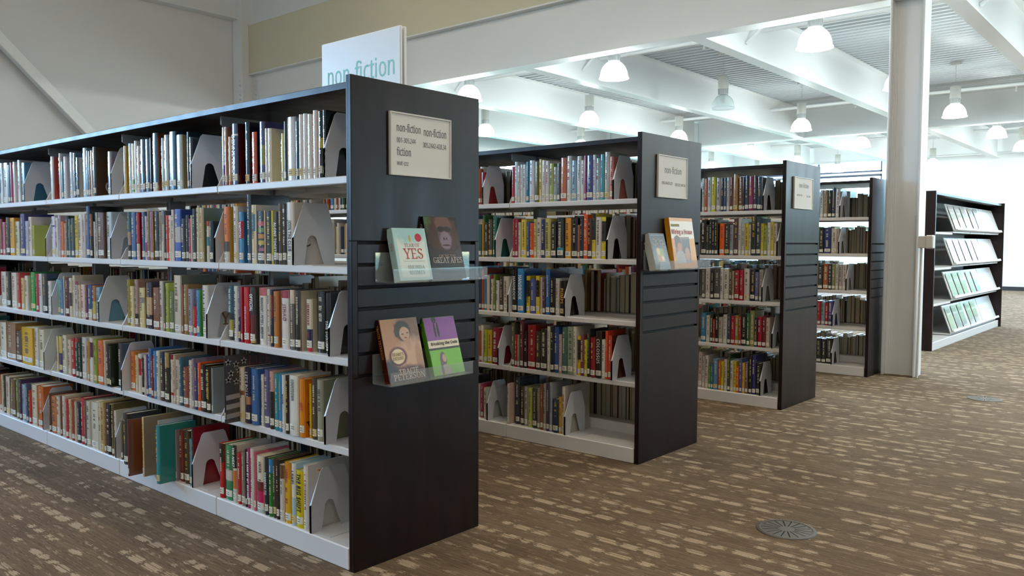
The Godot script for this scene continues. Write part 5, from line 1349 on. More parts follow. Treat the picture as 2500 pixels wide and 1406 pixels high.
[0,3,-1.0844,0.0236,0.206,-0.022,"e85a1c","bright orange book, 21st from left, fourth shelf, nearest bookcase, second bay from end panel"],
[0,3,-1.0581,0.0436,0.201,-0.021,"1a1616","thick black book, 22nd from left, fourth shelf, nearest bookcase, second bay from end panel",{"s":"1a1414"}],
[0,3,-1.012,0.0329,0.195,-0.021,"2a2214","black-and-gold book, 23rd from left, fourth shelf, nearest bookcase, second bay from end panel",{"t":"A TICKET TO HISTORY","tc":"d8b850","f":[0.3,0.95]}],
[0,3,-0.9743,0.0118,0.193,-0.025,"8a949a",""],
[0,3,-2.6742,0.0266,0.197,-0.048,"dccf9a",""],
[0,3,-2.6271,0.053,0.201,-0.04,"4a3a6a","purple-and-yellow book, second from left, fourth shelf, nearest bookcase, third bay from end panel",{"b":[[0.54,1,"d0b85a"]]}],
[0,3,-2.5589,0.058,0.213,-0.034,"d6d0b8","cream book, third from left, fourth shelf, nearest bookcase, third bay from end panel"],
[0,3,-2.4865,0.0451,0.194,-0.034,"d8c0b0",""],
[0,3,-2.4283,0.0443,0.205,-0.032,"b8222e","red book, fifth from left, fourth shelf, nearest bookcase, third bay from end panel"],
[0,3,-2.3736,0.0401,0.212,-0.029,"1f4a40","",{"b":[[0.9,1,"a83028"]]}],
[0,3,-2.3253,0.036,0.216,-0.027,"1c2a2a",""],
[0,3,-2.2816,0.0562,0.223,-0.026,"d2ccc4","white book, eighth from left, fourth shelf, nearest bookcase, third bay from end panel"],
[0,3,-2.2183,0.0281,0.209,-0.026,"c89a60",""],
[0,3,-2.1844,0.0479,0.228,-0.024,"dcd0c8","white-and-maroon book, tenth from left, fourth shelf, nearest bookcase, third bay from end panel",{"b":[[0.56,0.9,"5a1e34"]]}],
[0,3,-2.1316,0.0405,0.223,-0.023,"8aaa3a","lime green book, eleventh from left, fourth shelf, nearest bookcase, third bay from end panel"],
[0,3,-2.086,0.0691,0.223,-0.023,"d86a34","thick orange book, twelfth from left, fourth shelf, nearest bookcase, third bay from end panel"],
[0,3,-2.0119,0.0206,0.224,-0.024,"c8c0a4",""],
[0,3,-1.9871,0.0419,0.212,-0.023,"241c1c","black book, 14th from left, fourth shelf, nearest bookcase, third bay from end panel"],
[0,3,-1.9416,0.0151,0.208,-0.022,"1c2a18","",{"s":"22341e","ct":[["I",0.45,0.3,0.05,"c0c4b4"]]}],
[0,3,-1.9044,0.0497,0.22,-0.046,"44464a","charcoal book, 16th from left, fourth shelf, nearest bookcase, third bay from end panel"],
[0,3,-3.568,0.1106,0.218,-0.049,"e2d8c0","pale patterned book, first from left, fourth shelf, nearest bookcase, fourth bay from end panel"],
[0,3,-3.4328,0.1598,0.227,-0.041,"a07858","brown patterned book, second from left, fourth shelf, nearest bookcase, fourth bay from end panel"],
[0,3,-3.2552,0.0939,0.188,-0.035,"5a4a3c","brown book, third from left, fourth shelf, nearest bookcase, fourth bay from end panel"],
[0,3,-3.1483,0.1731,0.218,-0.03,"e0b018","yellow book, fourth from left, fourth shelf, nearest bookcase, fourth bay from end panel"],
[0,3,-2.958,0.0552,0.228,-0.035,"d8d2c8","white book, fifth from left, fourth shelf, nearest bookcase, fourth bay from end panel"],
[0,3,-2.8881,0.0774,0.221,-0.033,"d8d0b0","cream book, sixth from left, fourth shelf, nearest bookcase, fourth bay from end panel"],
[0,4,-0.8988,0.0348,0.227,-0.01,"b81c24","red-and-black book, first from left, bottom shelf, nearest bookcase, bay beside end panel",{"b":[[0.66,1,"282424"]]}],
[0,4,-0.8591,0.0554,0.229,-0.013,"3f8a5c","thick green book, second from left, bottom shelf, nearest bookcase, bay beside end panel",{"b":[[0.36,0.55,"d0c4bc"]]}],
[0,4,-0.7997,0.0305,0.236,-0.012,"d8d0c8","black-orange-white book, third from left, bottom shelf, nearest bookcase, bay beside end panel",{"b":[[0.6,1,"1c1c1c"],[0.24,0.56,"d07a3a"]],"t":"THE NEXT","tc":"e8e8e4","f":[0.62,0.96]}],
[0,4,-0.7648,0.0271,0.209,-0.013,"b41e2c","red book, fourth from left, bottom shelf, nearest bookcase, bay beside end panel"],
[0,4,-0.734,0.0268,0.218,-0.012,"8a8078","grey-brown book, fifth from left, bottom shelf, nearest bookcase, bay beside end panel"],
[0,4,-0.7038,0.0138,0.233,-0.011,"2a2426",""],
[0,4,-0.6874,0.0223,0.239,-0.01,"a83a70","magenta book, seventh from left, bottom shelf, nearest bookcase, bay beside end panel",{"t":"UNCLE SAM BY MY BEDSIDE","tc":"f0dce8","f":[0.15,0.95]}],
[0,4,-0.663,0.0232,0.245,-0.009,"dcd4cc","white book, eighth from left, bottom shelf, nearest bookcase, bay beside end panel"],
[0,4,-0.6377,0.0163,0.232,-0.009,"c8607a","pink book, ninth from left, bottom shelf, nearest bookcase, bay beside end panel"],
[0,4,-0.6191,0.0503,0.225,-0.009,"ded4bc","thick cream-and-pink book, tenth from left, bottom shelf, nearest bookcase, bay beside end panel",{"b":[[0,0.12,"b8ccca"],[0.12,0.38,"c41c5c"],[0.38,0.55,"7a2a24"]]}],
[0,4,-0.5659,0.025,0.225,-0.01,"1c2c3c","black book, eleventh from left, bottom shelf, nearest bookcase, bay beside end panel",{"t":"TEMPERS TO","tc":"c8d4d8","f":[0.35,0.75]}],
[0,4,-0.5382,0.0274,0.225,-0.01,"2c7a34","green-and-blue book, twelfth from left, bottom shelf, nearest bookcase, bay beside end panel",{"b":[[0.76,1,"2a8ac8"]]}],
[0,4,-0.5076,0.0207,0.229,-0.011,"4a3834","brown book, 13th from left, bottom shelf, nearest bookcase, bay beside end panel"],
[0,4,-0.4844,0.0205,0.23,-0.01,"282420","black book, 14th from left, bottom shelf, nearest bookcase, bay beside end panel"],
[0,4,-0.462,0.0291,0.216,-0.009,"d4ccc4","white-and-brown book, 15th from left, bottom shelf, nearest bookcase, bay beside end panel",{"b":[[0.76,1,"6a4a34"]]}],
[0,4,-0.4303,0.0414,0.232,-0.01,"d8a818","golden yellow book, 16th from left, bottom shelf, nearest bookcase, bay beside end panel",{"b":[[0.74,1,"d08420"]]}],
[0,4,-0.3864,0.0282,0.236,-0.01,"a8cadc","white-and-pale blue book, 17th from left, bottom shelf, nearest bookcase, bay beside end panel",{"b":[[0.45,1,"e0e0dc"]],"t":"LEAP!","tc":"444848","f":[0.62,0.93]}],
[0,4,-0.356,0.0451,0.214,-0.009,"d8c41c","yellow book, 18th from left, bottom shelf, nearest bookcase, bay beside end panel",{"t":"THE BIG SHIFT","tc":"1c1a10","f":[0.28,0.95]}],
[0,4,-0.3087,0.0263,0.241,-0.009,"e0dcd4","large white book, 19th from left, bottom shelf, nearest bookcase, bay beside end panel",{"s":"dedad4","d":0.2,"ct":[["M",0.42,0.78,0.06,"d07838"],["T",0.34,0.55,0.06,"c84030"]]}],
[0,4,-1.801,0.0206,0.189,-0.006,"6a6250",""],
[0,4,-1.7159,0.0456,0.243,0.02,"3a3636","charcoal book, second from left, bottom shelf, nearest bookcase, second bay from end panel"],
[0,4,-1.4878,0.0108,0.257,0.1,"6a3420","",{"s":"7a3f24"}],
[0,4,-1.4315,0.0144,0.271,0.06,"d8c490","tan book, fourth from left, bottom shelf, nearest bookcase, second bay from end panel",{"s":"9a7e5e"}],
[0,4,-1.4165,0.0074,0.247,-0.006,"d0c8c0",""],
[0,4,-1.2852,0.0303,0.257,0.07,"2a96a4","turquoise book, sixth from left, bottom shelf, nearest bookcase, second bay from end panel",{"s":"2a8a84"}],
[0,4,-1.2543,0.0074,0.228,-0.006,"a89494","mauve book, seventh from left, bottom shelf, nearest bookcase, second bay from end panel",{"s":"9a8484"}],
[0,4,-1.24,0.0306,0.231,-0.016,"7a2420","dark red book, eighth from left, bottom shelf, nearest bookcase, second bay from end panel"],
[0,4,-1.2037,0.0478,0.234,-0.014,"4a3c2c","brown-black book, ninth from left, bottom shelf, nearest bookcase, second bay from end panel"],
[0,4,-1.1512,0.0256,0.204,-0.012,"5a94a4","short pale blue book, tenth from left, bottom shelf, nearest bookcase, second bay from end panel"],
[0,4,-1.1216,0.0121,0.258,-0.011,"20304a","dark blue book, eleventh from left, bottom shelf, nearest bookcase, second bay from end panel",{"s":"8a1822"}],
[0,4,-2.6983,0.0287,0.215,-0.009,"5a4038",""],
[0,4,-2.6665,0.0682,0.205,-0.009,"c87a44","orange-brown book, second from left, bottom shelf, nearest bookcase, third bay from end panel"],
[0,4,-2.5947,0.047,0.212,-0.009,"cfc8b4","cream book, third from left, bottom shelf, nearest bookcase, third bay from end panel"],
[0,4,-2.5435,0.0199,0.22,-0.01,"7a4a38",""],
[0,4,-2.5198,0.0422,0.225,-0.01,"cfc6b8","pale grey book, fifth from left, bottom shelf, nearest bookcase, third bay from end panel"],
[0,4,-2.4741,0.038,0.209,-0.009,"b83440",""],
[0,4,-2.4321,0.0302,0.214,-0.01,"d6c8a4",""],
[0,4,-2.3982,0.0415,0.216,-0.009,"a0402c",""],
[0,4,-2.3537,0.0259,0.213,-0.009,"ccc4ac",""],
[0,4,-2.3248,0.0469,0.213,-0.009,"2c2c40","dark navy book, tenth from left, bottom shelf, nearest bookcase, third bay from end panel"],
[0,4,-2.2743,0.0413,0.243,-0.01,"c02c4a","crimson book, eleventh from left, bottom shelf, nearest bookcase, third bay from end panel"],
[0,4,-2.2303,0.025,0.238,-0.009,"6a6258",""],
[0,4,-2.2027,0.0486,0.237,-0.008,"c6beb2","grey book, 13th from left, bottom shelf, nearest bookcase, third bay from end panel"],
[0,4,-2.15,0.0875,0.242,-0.01,"d8d2bc","very thick white book, 14th from left, bottom shelf, nearest bookcase, third bay from end panel"],
[0,4,-2.059,0.0276,0.248,-0.01,"d8ccb0",""],
[0,4,-2.0285,0.0331,0.255,-0.009,"c4ae74","sand book, 16th from left, bottom shelf, nearest bookcase, third bay from end panel"],
[0,4,-1.9926,0.0238,0.251,-0.009,"8a6a48",""],
[0,4,-1.9663,0.0545,0.252,-0.008,"1e1c18","thick black book, 18th from left, bottom shelf, nearest bookcase, third bay from end panel"],
[0,4,-1.9087,0.0256,0.257,-0.009,"6a5c3c",""],
[0,4,-1.8795,0.0211,0.23,-0.01,"d8d2c8",""],
[0,4,-3.5658,0.0234,0.22,-0.039,"b8743c",""],
[0,4,-3.515,0.0284,0.231,-0.031,"d0c0a0",""],
[0,4,-3.4657,0.0403,0.23,-0.025,"34362a",""],
[0,4,-3.4093,0.0703,0.232,-0.021,"d4c4b4","thick white book, fourth from left, bottom shelf, nearest bookcase, fourth bay from end panel"],
[0,4,-3.3268,0.0928,0.227,-0.017,"6a5030","thick brown book, fifth from left, bottom shelf, nearest bookcase, fourth bay from end panel"],
[0,4,-3.2234,0.05,0.239,-0.016,"6a7a44",""],
[0,4,-3.165,0.0357,0.24,-0.014,"4a2850",""],
[0,4,-3.121,0.0613,0.218,-0.014,"8aa0b4","pale blue book, eighth from left, bottom shelf, nearest bookcase, fourth bay from end panel"],
[0,4,-3.0532,0.0362,0.229,-0.012,"3a4a6a",""],
[0,4,-3.0107,0.0396,0.196,-0.012,"b0201c",""],
[0,4,-2.9638,0.0768,0.236,-0.013,"d4ccb0","thick cream book, eleventh from left, bottom shelf, nearest bookcase, fourth bay from end panel"],
[0,4,-2.8783,0.0918,0.238,-0.014,"c86418","thick orange book, twelfth from left, bottom shelf, nearest bookcase, fourth bay from end panel"],
[1,0,-0.8991,0.0209,0.211,-0.038,"b03a4a",""],
[1,0,-0.876,0.0232,0.236,-0.038,"cfe0ea","white book, second from left, top shelf, second bookcase, bay beside end panel"],
[1,0,-0.8508,0.0167,0.212,-0.037,"c8c4c4",""],
[1,0,-0.8318,0.018,0.218,-0.038,"d8dee4",""],
[1,0,-0.8117,0.0204,0.217,-0.037,"cfd6dc",""],
[1,0,-0.7893,0.0202,0.231,-0.037,"2a7a9c",""],
[1,0,-0.7672,0.0393,0.237,-0.037,"c9cfe0","pale lavender book, seventh from left, top shelf, second bookcase, bay beside end panel"],
[1,0,-0.7262,0.0312,0.227,-0.036,"6a6a30","olive book, eighth from left, top shelf, second bookcase, bay beside end panel"],
[1,0,-0.6931,0.0183,0.239,-0.037,"d8cc7a",""],
[1,0,-0.6734,0.0266,0.232,-0.035,"d8d0d2","pale pink book, tenth from left, top shelf, second bookcase, bay beside end panel"],
[1,0,-0.6453,0.024,0.227,-0.035,"cac6c6","grey book, eleventh from left, top shelf, second bookcase, bay beside end panel"],
[1,0,-0.6197,0.028,0.211,-0.035,"a8b86a","green-and-white book, twelfth from left, top shelf, second bookcase, bay beside end panel"],
[1,0,-0.5901,0.0232,0.191,-0.036,"9aa4ac",""],
[1,0,-0.5652,0.0176,0.208,-0.036,"4a6a7a",""],
[1,0,-0.5456,0.0431,0.237,-0.037,"b86850","thick terracotta book, 15th from left, top shelf, second bookcase, bay beside end panel"],
[1,0,-0.5005,0.0297,0.245,-0.037,"d0d6da","white book, 16th from left, top shelf, second bookcase, bay beside end panel"],
[1,0,-0.469,0.0334,0.218,-0.037,"8ab0c8","pale blue book, 17th from left, top shelf, second bookcase, bay beside end panel"],
[1,0,-0.4337,0.0291,0.239,-0.037,"d4d8da","white book, 18th from left, top shelf, second bookcase, bay beside end panel"],
[1,0,-0.4029,0.0181,0.216,-0.037,"d0d4d4",""],
[1,0,-0.3832,0.0124,0.239,-0.036,"b0588a",""],
[1,0,-0.3694,0.0431,0.238,-0.035,"46508a","blue book, 21st from left, top shelf, second bookcase, bay beside end panel"],
[1,0,-0.3248,0.0176,0.24,-0.036,"c8d4e2","pale blue book, 22nd from left, top shelf, second bookcase, bay beside end panel"],
[1,0,-0.3057,0.0255,0.22,-0.036,"9aaeb8","grey-blue book, 23rd from left, top shelf, second bookcase, bay beside end panel"],
[1,0,-0.2786,0.0232,0.239,-0.036,"4a9aa8","teal book, 24th from left, top shelf, second bookcase, bay beside end panel"],
[1,0,-0.2538,0.0334,0.249,-0.037,"b8b8b4","tall grey book, 25th from left, top shelf, second bookcase, bay beside end panel"],
[1,0,-0.2187,0.0204,0.223,-0.037,"c87a70","red-and-cream book, 26th from left, top shelf, second bookcase, bay beside end panel"],
[1,0,-1.1946,0.0156,0.224,-0.066,"c8c4b8",""],
[1,0,-1.1699,0.0289,0.226,-0.059,"cfc8bc","cream book, second from left, top shelf, second bookcase, second bay from end panel"],
[1,1,-0.897,0.0169,0.225,-0.046,"a82a48",""],
[1,1,-0.8764,0.0203,0.222,-0.043,"9a2a40",""],
[1,1,-0.8522,0.0182,0.203,-0.043,"d8ccb8",""],
[1,1,-0.8308,0.0372,0.22,-0.042,"d8c84a","yellow book, fourth from left, second shelf, second bookcase, bay beside end panel"],
[1,1,-0.7894,0.0179,0.206,-0.045,"3a5a9c",""],
[1,1,-0.768,0.0293,0.198,-0.043,"d8502a","orange book, sixth from left, second shelf, second bookcase, bay beside end panel"],
[1,1,-0.7356,0.021,0.22,-0.041,"c8c070",""],
[1,1,-0.7122,0.0303,0.227,-0.039,"d0cac4","white book, eighth from left, second shelf, second bookcase, bay beside end panel"],
[1,1,-0.6799,0.0263,0.217,-0.037,"2a3464","navy book, ninth from left, second shelf, second bookcase, bay beside end panel"],
[1,1,-0.6516,0.04,0.222,-0.037,"b8b060","thick khaki book, tenth from left, second shelf, second bookcase, bay beside end panel"],
[1,1,-0.6097,0.0349,0.203,-0.037,"2c2c24","black book, eleventh from left, second shelf, second bookcase, bay beside end panel"],
[1,1,-0.5716,0.0459,0.226,-0.042,"2c3238","thick charcoal book, twelfth from left, second shelf, second bookcase, bay beside end panel",{"b":[[0.15,0.26,"2a8aa4"]]}],
[1,1,-0.5207,0.0408,0.222,-0.05,"d89a28","amber book, 13th from left, second shelf, second bookcase, bay beside end panel"],
[1,1,-0.4751,0.0402,0.221,-0.049,"1c1818","black book, 14th from left, second shelf, second bookcase, bay beside end panel"],
[1,1,-0.4309,0.0139,0.183,-0.046,"a05a3c",""],
[1,1,-0.4136,0.0204,0.232,-0.043,"1c2438","navy book, 16th from left, second shelf, second bookcase, bay beside end panel"],
[1,1,-0.3903,0.0263,0.239,-0.042,"e05a24","orange book, 17th from left, second shelf, second bookcase, bay beside end panel"],
[1,1,-0.3614,0.0261,0.217,-0.041,"4a2020","dark red book, 18th from left, second shelf, second bookcase, bay beside end panel"],
[1,1,-0.3329,0.0237,0.243,-0.04,"d8c020","black-and-yellow book, 19th from left, second shelf, second bookcase, bay beside end panel",{"b":[[0.42,1.0,"16161a"]]}],
[1,1,-0.3069,0.0341,0.223,-0.039,"d8d2d0","white book, 20th from left, second shelf, second bookcase, bay beside end panel"],
[1,1,-0.2707,0.0274,0.223,-0.039,"d8c81e","black-and-yellow book, 21st from left, second shelf, second bookcase, bay beside end panel",{"b":[[0.42,0.9,"16161a"]],"s":"20201c"}],
[1,1,-1.1944,0.0211,0.228,-0.066,"b8b0a0",""],
[1,1,-1.1642,0.0118,0.227,-0.06,"cfc8bc",""],
[1,1,-1.1451,0.0224,0.252,-0.054,"3a6a3a",""],
[1,1,-1.1169,0.0207,0.207,-0.049,"4a4438",""],
[1,1,-1.0911,0.0321,0.224,-0.047,"5a5244","black-and-white book, fifth from left, second shelf, second bookcase, second bay from end panel"],
[1,1,-1.054,0.0281,0.247,-0.047,"2f7a6a","teal book, sixth from left, second shelf, second bookcase, second bay from end panel",{"s":"1f5a50"}],
[1,2,-0.897,0.036,0.247,-0.042,"16161c","black book, first from left, third shelf, second bookcase, bay beside end panel",{"t":"HANDBOOK","tc":"e0e0dc"}],
[1,2,-0.8566,0.0475,0.256,-0.041,"3a8ac4","thick blue book, second from left, third shelf, second bookcase, bay beside end panel",{"s":"1c4a84","t":"HANDBOOK","tc":"e8eef4"}],
[1,2,-0.8011,0.0273,0.215,-0.055,"d8c020","black-and-yellow book, third from left, third shelf, second bookcase, bay beside end panel",{"b":[[0.45,0.88,"16161a"]]}],
[1,2,-0.7673,0.0381,0.2,-0.05,"4a5a9a","blue book, fourth from left, third shelf, second bookcase, bay beside end panel"],
[1,2,-0.7235,0.0267,0.218,-0.046,"d8c020","black-and-yellow book, fifth from left, third shelf, second bookcase, bay beside end panel",{"b":[[0.45,0.88,"16161a"]]}],
[1,2,-0.6904,0.0127,0.211,-0.05,"c8b8b8",""],
[1,2,-0.6725,0.0197,0.201,-0.045,"5a3a4a",""],
[1,2,-0.6485,0.0285,0.257,-0.042,"2a6ab0","tall blue book, eighth from left, third shelf, second bookcase, bay beside end panel",{"s":"1a2e5c"}],
[1,2,-0.6164,0.0356,0.21,-0.04,"2c201c","dark brown book, ninth from left, third shelf, second bookcase, bay beside end panel"],
[1,2,-0.5771,0.0279,0.208,-0.04,"c4c2be","grey book, tenth from left, third shelf, second bookcase, bay beside end panel"],
[1,2,-0.546,0.0367,0.194,-0.038,"1e1a14","black book, eleventh from left, third shelf, second bookcase, bay beside end panel",{"t":"PUMPS","tc":"d89a2c"}],
[1,2,-1.1904,0.0212,0.22,-0.062,"c0b8a8",""],
[1,2,-1.1601,0.0226,0.223,-0.056,"d6d2c8",""],
[1,2,-1.1296,0.0278,0.21,-0.052,"c83030","",{"b":[[0.45,1.0,"d4dcdc"]]}],
[1,2,-1.0956,0.027,0.217,-0.047,"3a80b0",""],
[1,2,-1.0634,0.0168,0.189,-0.043,"d8d0bc",""],
[1,2,-1.0424,0.0161,0.217,-0.04,"6a8a3a",""],
[1,2,-1.0225,0.0269,0.182,-0.039,"d8d4cc",""],
[1,2,-0.9923,0.0288,0.209,-0.037,"4a443c","brown book, eighth from left, third shelf, second bookcase, second bay from end panel"],
[1,2,-0.9606,0.0402,0.208,-0.036,"d0c8b8","white book, ninth from left, third shelf, second bookcase, second bay from end panel"],
[1,3,-0.8959,0.0221,0.256,-0.036,"5a5a48","olive book, first from left, fourth shelf, second bookcase, bay beside end panel"],
[1,3,-0.8687,0.0179,0.189,-0.034,"b41c1c",""],
[1,3,-0.8465,0.0158,0.191,-0.031,"8a7a6a",""],
[1,3,-0.827,0.0251,0.275,-0.029,"5a2a34","tall maroon book, fourth from left, fourth shelf, second bookcase, bay beside end panel"],
[1,3,-0.7975,0.0225,0.214,-0.032,"241c1e",""],
[1,3,-0.7706,0.0585,0.253,-0.032,"8a1a20","very thick dark red book, sixth from left, fourth shelf, second bookcase, bay beside end panel"],
[1,3,-0.7082,0.0314,0.22,-0.03,"3a342e","dark brown book, seventh from left, fourth shelf, second bookcase, bay beside end panel"],
[1,3,-0.6735,0.0481,0.236,-0.028,"2c2a24","thick black book, eighth from left, fourth shelf, second bookcase, bay beside end panel"],
[1,3,-0.6226,0.0195,0.253,-0.027,"cfc8b8",""],
[1,3,-0.6006,0.0259,0.254,-0.025,"20242c","black book, tenth from left, fourth shelf, second bookcase, bay beside end panel"],
[1,3,-0.5723,0.0302,0.254,-0.025,"2c4a88","blue book, eleventh from left, fourth shelf, second bookcase, bay beside end panel"],
[1,3,-0.5398,0.0209,0.215,-0.025,"b8a4a8",""],
[1,3,-0.5168,0.0342,0.257,-0.024,"4a6a5c","green book, 13th from left, fourth shelf, second bookcase, bay beside end panel"],
[1,3,-0.4804,0.0383,0.263,-0.024,"8a9a84","sage book, 14th from left, fourth shelf, second bookcase, bay beside end panel"],
[1,3,-0.44,0.0202,0.265,-0.024,"d0c8c0","white book, 15th from left, fourth shelf, second bookcase, bay beside end panel"],
[1,3,-0.4161,0.0206,0.216,-0.031,"d8b81c","",{"b":[[0.4,0.9,"18181a"]]}],
[1,3,-0.3924,0.0221,0.222,-0.028,"7a3a44","maroon book, 17th from left, fourth shelf, second bookcase, bay beside end panel"],
[1,3,-0.3675,0.0176,0.199,-0.027,"c8c020",""],
[1,3,-0.3473,0.018,0.257,-0.026,"2a2c30","charcoal book, 19th from left, fourth shelf, second bookcase, bay beside end panel"],
[1,3,-0.327,0.0324,0.216,-0.025,"8a1a1e","dark red book, 20th from left, fourth shelf, second bookcase, bay beside end panel"],
[1,3,-0.2924,0.0384,0.251,-0.025,"24201c","black book, 21st from left, fourth shelf, second bookcase, bay beside end panel",{"t":"COLOSSUS","tc":"b8b4ac"}],
[1,3,-0.252,0.0212,0.21,-0.025,"d0ccc4","white book, 22nd from left, fourth shelf, second bookcase, bay beside end panel"],
[1,3,-0.2287,0.0152,0.257,-0.024,"d0452a",""],
[1,3,-0.2116,0.023,0.234,-0.024,"b8402c","brick red book, 24th from left, fourth shelf, second bookcase, bay beside end panel",{"s":"5a2018"}],
[1,3,-1.1808,0.0212,0.216,-0.052,"c8c0b4",""],
[1,3,-1.1505,0.0226,0.223,-0.046,"d8cfc4",""],
[1,3,-1.1207,0.0299,0.2,-0.04,"a8b030",""],
[1,3,-1.0849,0.0354,0.2,-0.035,"c8b020","yellow book, fourth from left, fourth shelf, second bookcase, second bay from end panel"],
[1,3,-1.044,0.0501,0.217,-0.034,"8a1c34","thick burgundy book, fifth from left, fourth shelf, second bookcase, second bay from end panel"],
[1,4,-0.901,0.0149,0.238,-0.006,"d8c0b4","pale pink book, first from left, bottom shelf, second bookcase, bay beside end panel",{"s":"d0b4a4"}],
[1,4,-0.8674,0.033,0.276,-0.04,"24343c","tall dark teal book, second from left, bottom shelf, second bookcase, bay beside end panel"],
[1,4,-0.8257,0.0277,0.227,-0.035,"4a3a28","brown book, third from left, bottom shelf, second bookcase, bay beside end panel"],
[1,4,-0.791,0.025,0.23,-0.029,"a8a49a","grey book, fourth from left, bottom shelf, second bookcase, bay beside end panel"],
[1,4,-0.7603,0.0311,0.228,-0.025,"b4bc50","lime book, fifth from left, bottom shelf, second bookcase, bay beside end panel"],
[1,4,-0.7243,0.0322,0.231,-0.022,"3c363a","charcoal book, sixth from left, bottom shelf, second bookcase, bay beside end panel"],
[1,4,-0.688,0.0219,0.234,-0.019,"8a7a68",""],
[1,4,-0.6626,0.0198,0.26,-0.017,"8a4a34","rust book, eighth from left, bottom shelf, second bookcase, bay beside end panel"],
[1,4,-0.6397,0.0197,0.266,-0.015,"9a948c","grey book, ninth from left, bottom shelf, second bookcase, bay beside end panel"],
[1,4,-0.6174,0.0214,0.269,-0.014,"4a3a58","purple book, tenth from left, bottom shelf, second bookcase, bay beside end panel"],
[1,4,-0.5934,0.0189,0.277,-0.013,"9a9ea4","grey book, eleventh from left, bottom shelf, second bookcase, bay beside end panel"],
[1,4,-0.5721,0.04,0.189,-0.013,"2c3c58","short navy book, twelfth from left, bottom shelf, second bookcase, bay beside end panel"],
[1,4,-0.5295,0.0209,0.206,-0.014,"c8a040",""],
[1,4,-0.5061,0.0207,0.265,-0.014,"d8ccb8","large cream book, 14th from left, bottom shelf, second bookcase, bay beside end panel",{"s":"b8b0a8","d":0.24}],
[1,4,-1.1693,0.0212,0.202,-0.04,"c8bca8",""],
[1,4,-1.139,0.021,0.207,-0.034,"a8305a",""],
[1,4,-1.1104,0.0246,0.187,-0.029,"c8cdb4",""],
[1,4,-1.0796,0.0101,0.183,-0.024,"c4c8c4",""],
[2,0,-0.6595,0.0236,0.247,-0.066,"b8b4a0",""],
[2,0,-0.6306,0.0179,0.24,-0.059,"b8502c",""],
[2,0,-0.6084,0.0283,0.249,-0.054,"b8c4cc",""],
[2,0,-0.5764,0.0336,0.25,-0.051,"c0c040","yellow book, fourth from left, top shelf, third bookcase, bay beside end panel"],
[2,0,-0.5388,0.0339,0.241,-0.053,"a8a0a8","grey book, fifth from left, top shelf, third bookcase, bay beside end panel"],
[2,0,-0.5015,0.0227,0.239,-0.049,"2c2024",""],
[2,0,-0.4758,0.0194,0.24,-0.046,"2a4a6a",""],
[2,0,-0.4536,0.0225,0.241,-0.045,"b8b0ac",""],
[2,0,-0.4287,0.0224,0.24,-0.044,"5a3024",""],
[2,0,-0.404,0.0349,0.262,-0.042,"a07a50","orange book, tenth from left, top shelf, third bookcase, bay beside end panel"],
[2,0,-0.3656,0.0299,0.239,-0.051,"7a4a2a","brown book, eleventh from left, top shelf, third bookcase, bay beside end panel"],
[2,0,-0.3326,0.0135,0.238,-0.048,"1e2428",""],
[2,0,-0.3163,0.027,0.247,-0.046,"2c3440","dark blue book, 13th from left, top shelf, third bookcase, bay beside end panel"],
[2,0,-0.2868,0.0314,0.24,-0.044,"8a2a50","purple book, 14th from left, top shelf, third bookcase, bay beside end panel"],
[2,0,-0.253,0.0261,0.246,-0.044,"3c2430","dark purple book, 15th from left, top shelf, third bookcase, bay beside end panel"],
[2,0,-0.2246,0.0315,0.232,-0.043,"26303a","dark blue book, 16th from left, top shelf, third bookcase, bay beside end panel"],
[2,0,-0.191,0.0111,0.226,-0.042,"3a3628",""],
[2,1,-0.6598,0.04,0.258,-0.066,"201c1c","black book, first from left, second shelf, third bookcase, bay beside end panel"],
[2,1,-0.6144,0.0206,0.221,-0.06,"3a3430",""],
[2,1,-0.5894,0.02,0.261,-0.055,"1c1618",""],
[2,1,-0.5655,0.0176,0.256,-0.051,"1a1418",""],
[2,1,-0.5446,0.0258,0.255,-0.048,"1c2018",""],
[2,1,-0.5132,0.0387,0.23,-0.062,"e0641c","orange book, sixth from left, second shelf, third bookcase, bay beside end panel"],
[2,1,-0.4698,0.0356,0.224,-0.057,"3a3834","charcoal book, seventh from left, second shelf, third bookcase, bay beside end panel"],
[2,1,-0.4302,0.0299,0.219,-0.053,"8a8a90",""],
[2,1,-0.3967,0.0313,0.263,-0.051,"5a3438","dark red book, ninth from left, second shelf, third bookcase, bay beside end panel"],
[2,1,-0.3619,0.0216,0.262,-0.05,"c4c0b8",""],
[2,1,-0.3372,0.0246,0.227,-0.048,"b8b6b0",""],
[2,1,-0.3099,0.0265,0.225,-0.046,"c8b820",""],
[2,1,-0.2808,0.016,0.217,-0.045,"b8ac98",""],
[2,1,-0.2623,0.0339,0.295,-0.044,"2a2a26","charcoal book, 14th from left, second shelf, third bookcase, bay beside end panel"],
[2,1,-0.226,0.0311,0.26,-0.044,"2c3a40","dark blue book, 15th from left, second shelf, third bookcase, bay beside end panel"],
[2,1,-0.1926,0.0207,0.225,-0.044,"c8b428",""],
[2,1,-0.1697,0.0231,0.211,-0.043,"8a9a4a",""],
[2,1,-0.1443,0.0235,0.23,-0.043,"ccc8c0",""],
[2,1,-0.1188,0.0204,0.234,-0.042,"c4b428",""],
[2,1,-0.0964,0.0227,0.224,-0.042,"c0b8b0",""],
[2,2,-0.6465,0.0267,0.227,-0.062,"6a6460",""],
[2,2,-0.6143,0.0348,0.228,-0.057,"d0c4c0","cream book, second from left, third shelf, third bookcase, bay beside end panel"],
[2,2,-0.5745,0.0262,0.219,-0.054,"2a2424",""],
[2,2,-0.5438,0.0444,0.22,-0.051,"55504c","grey book, fourth from left, third shelf, third bookcase, bay beside end panel"],
[2,2,-0.4952,0.0258,0.224,-0.05,"ccc6c0",""],
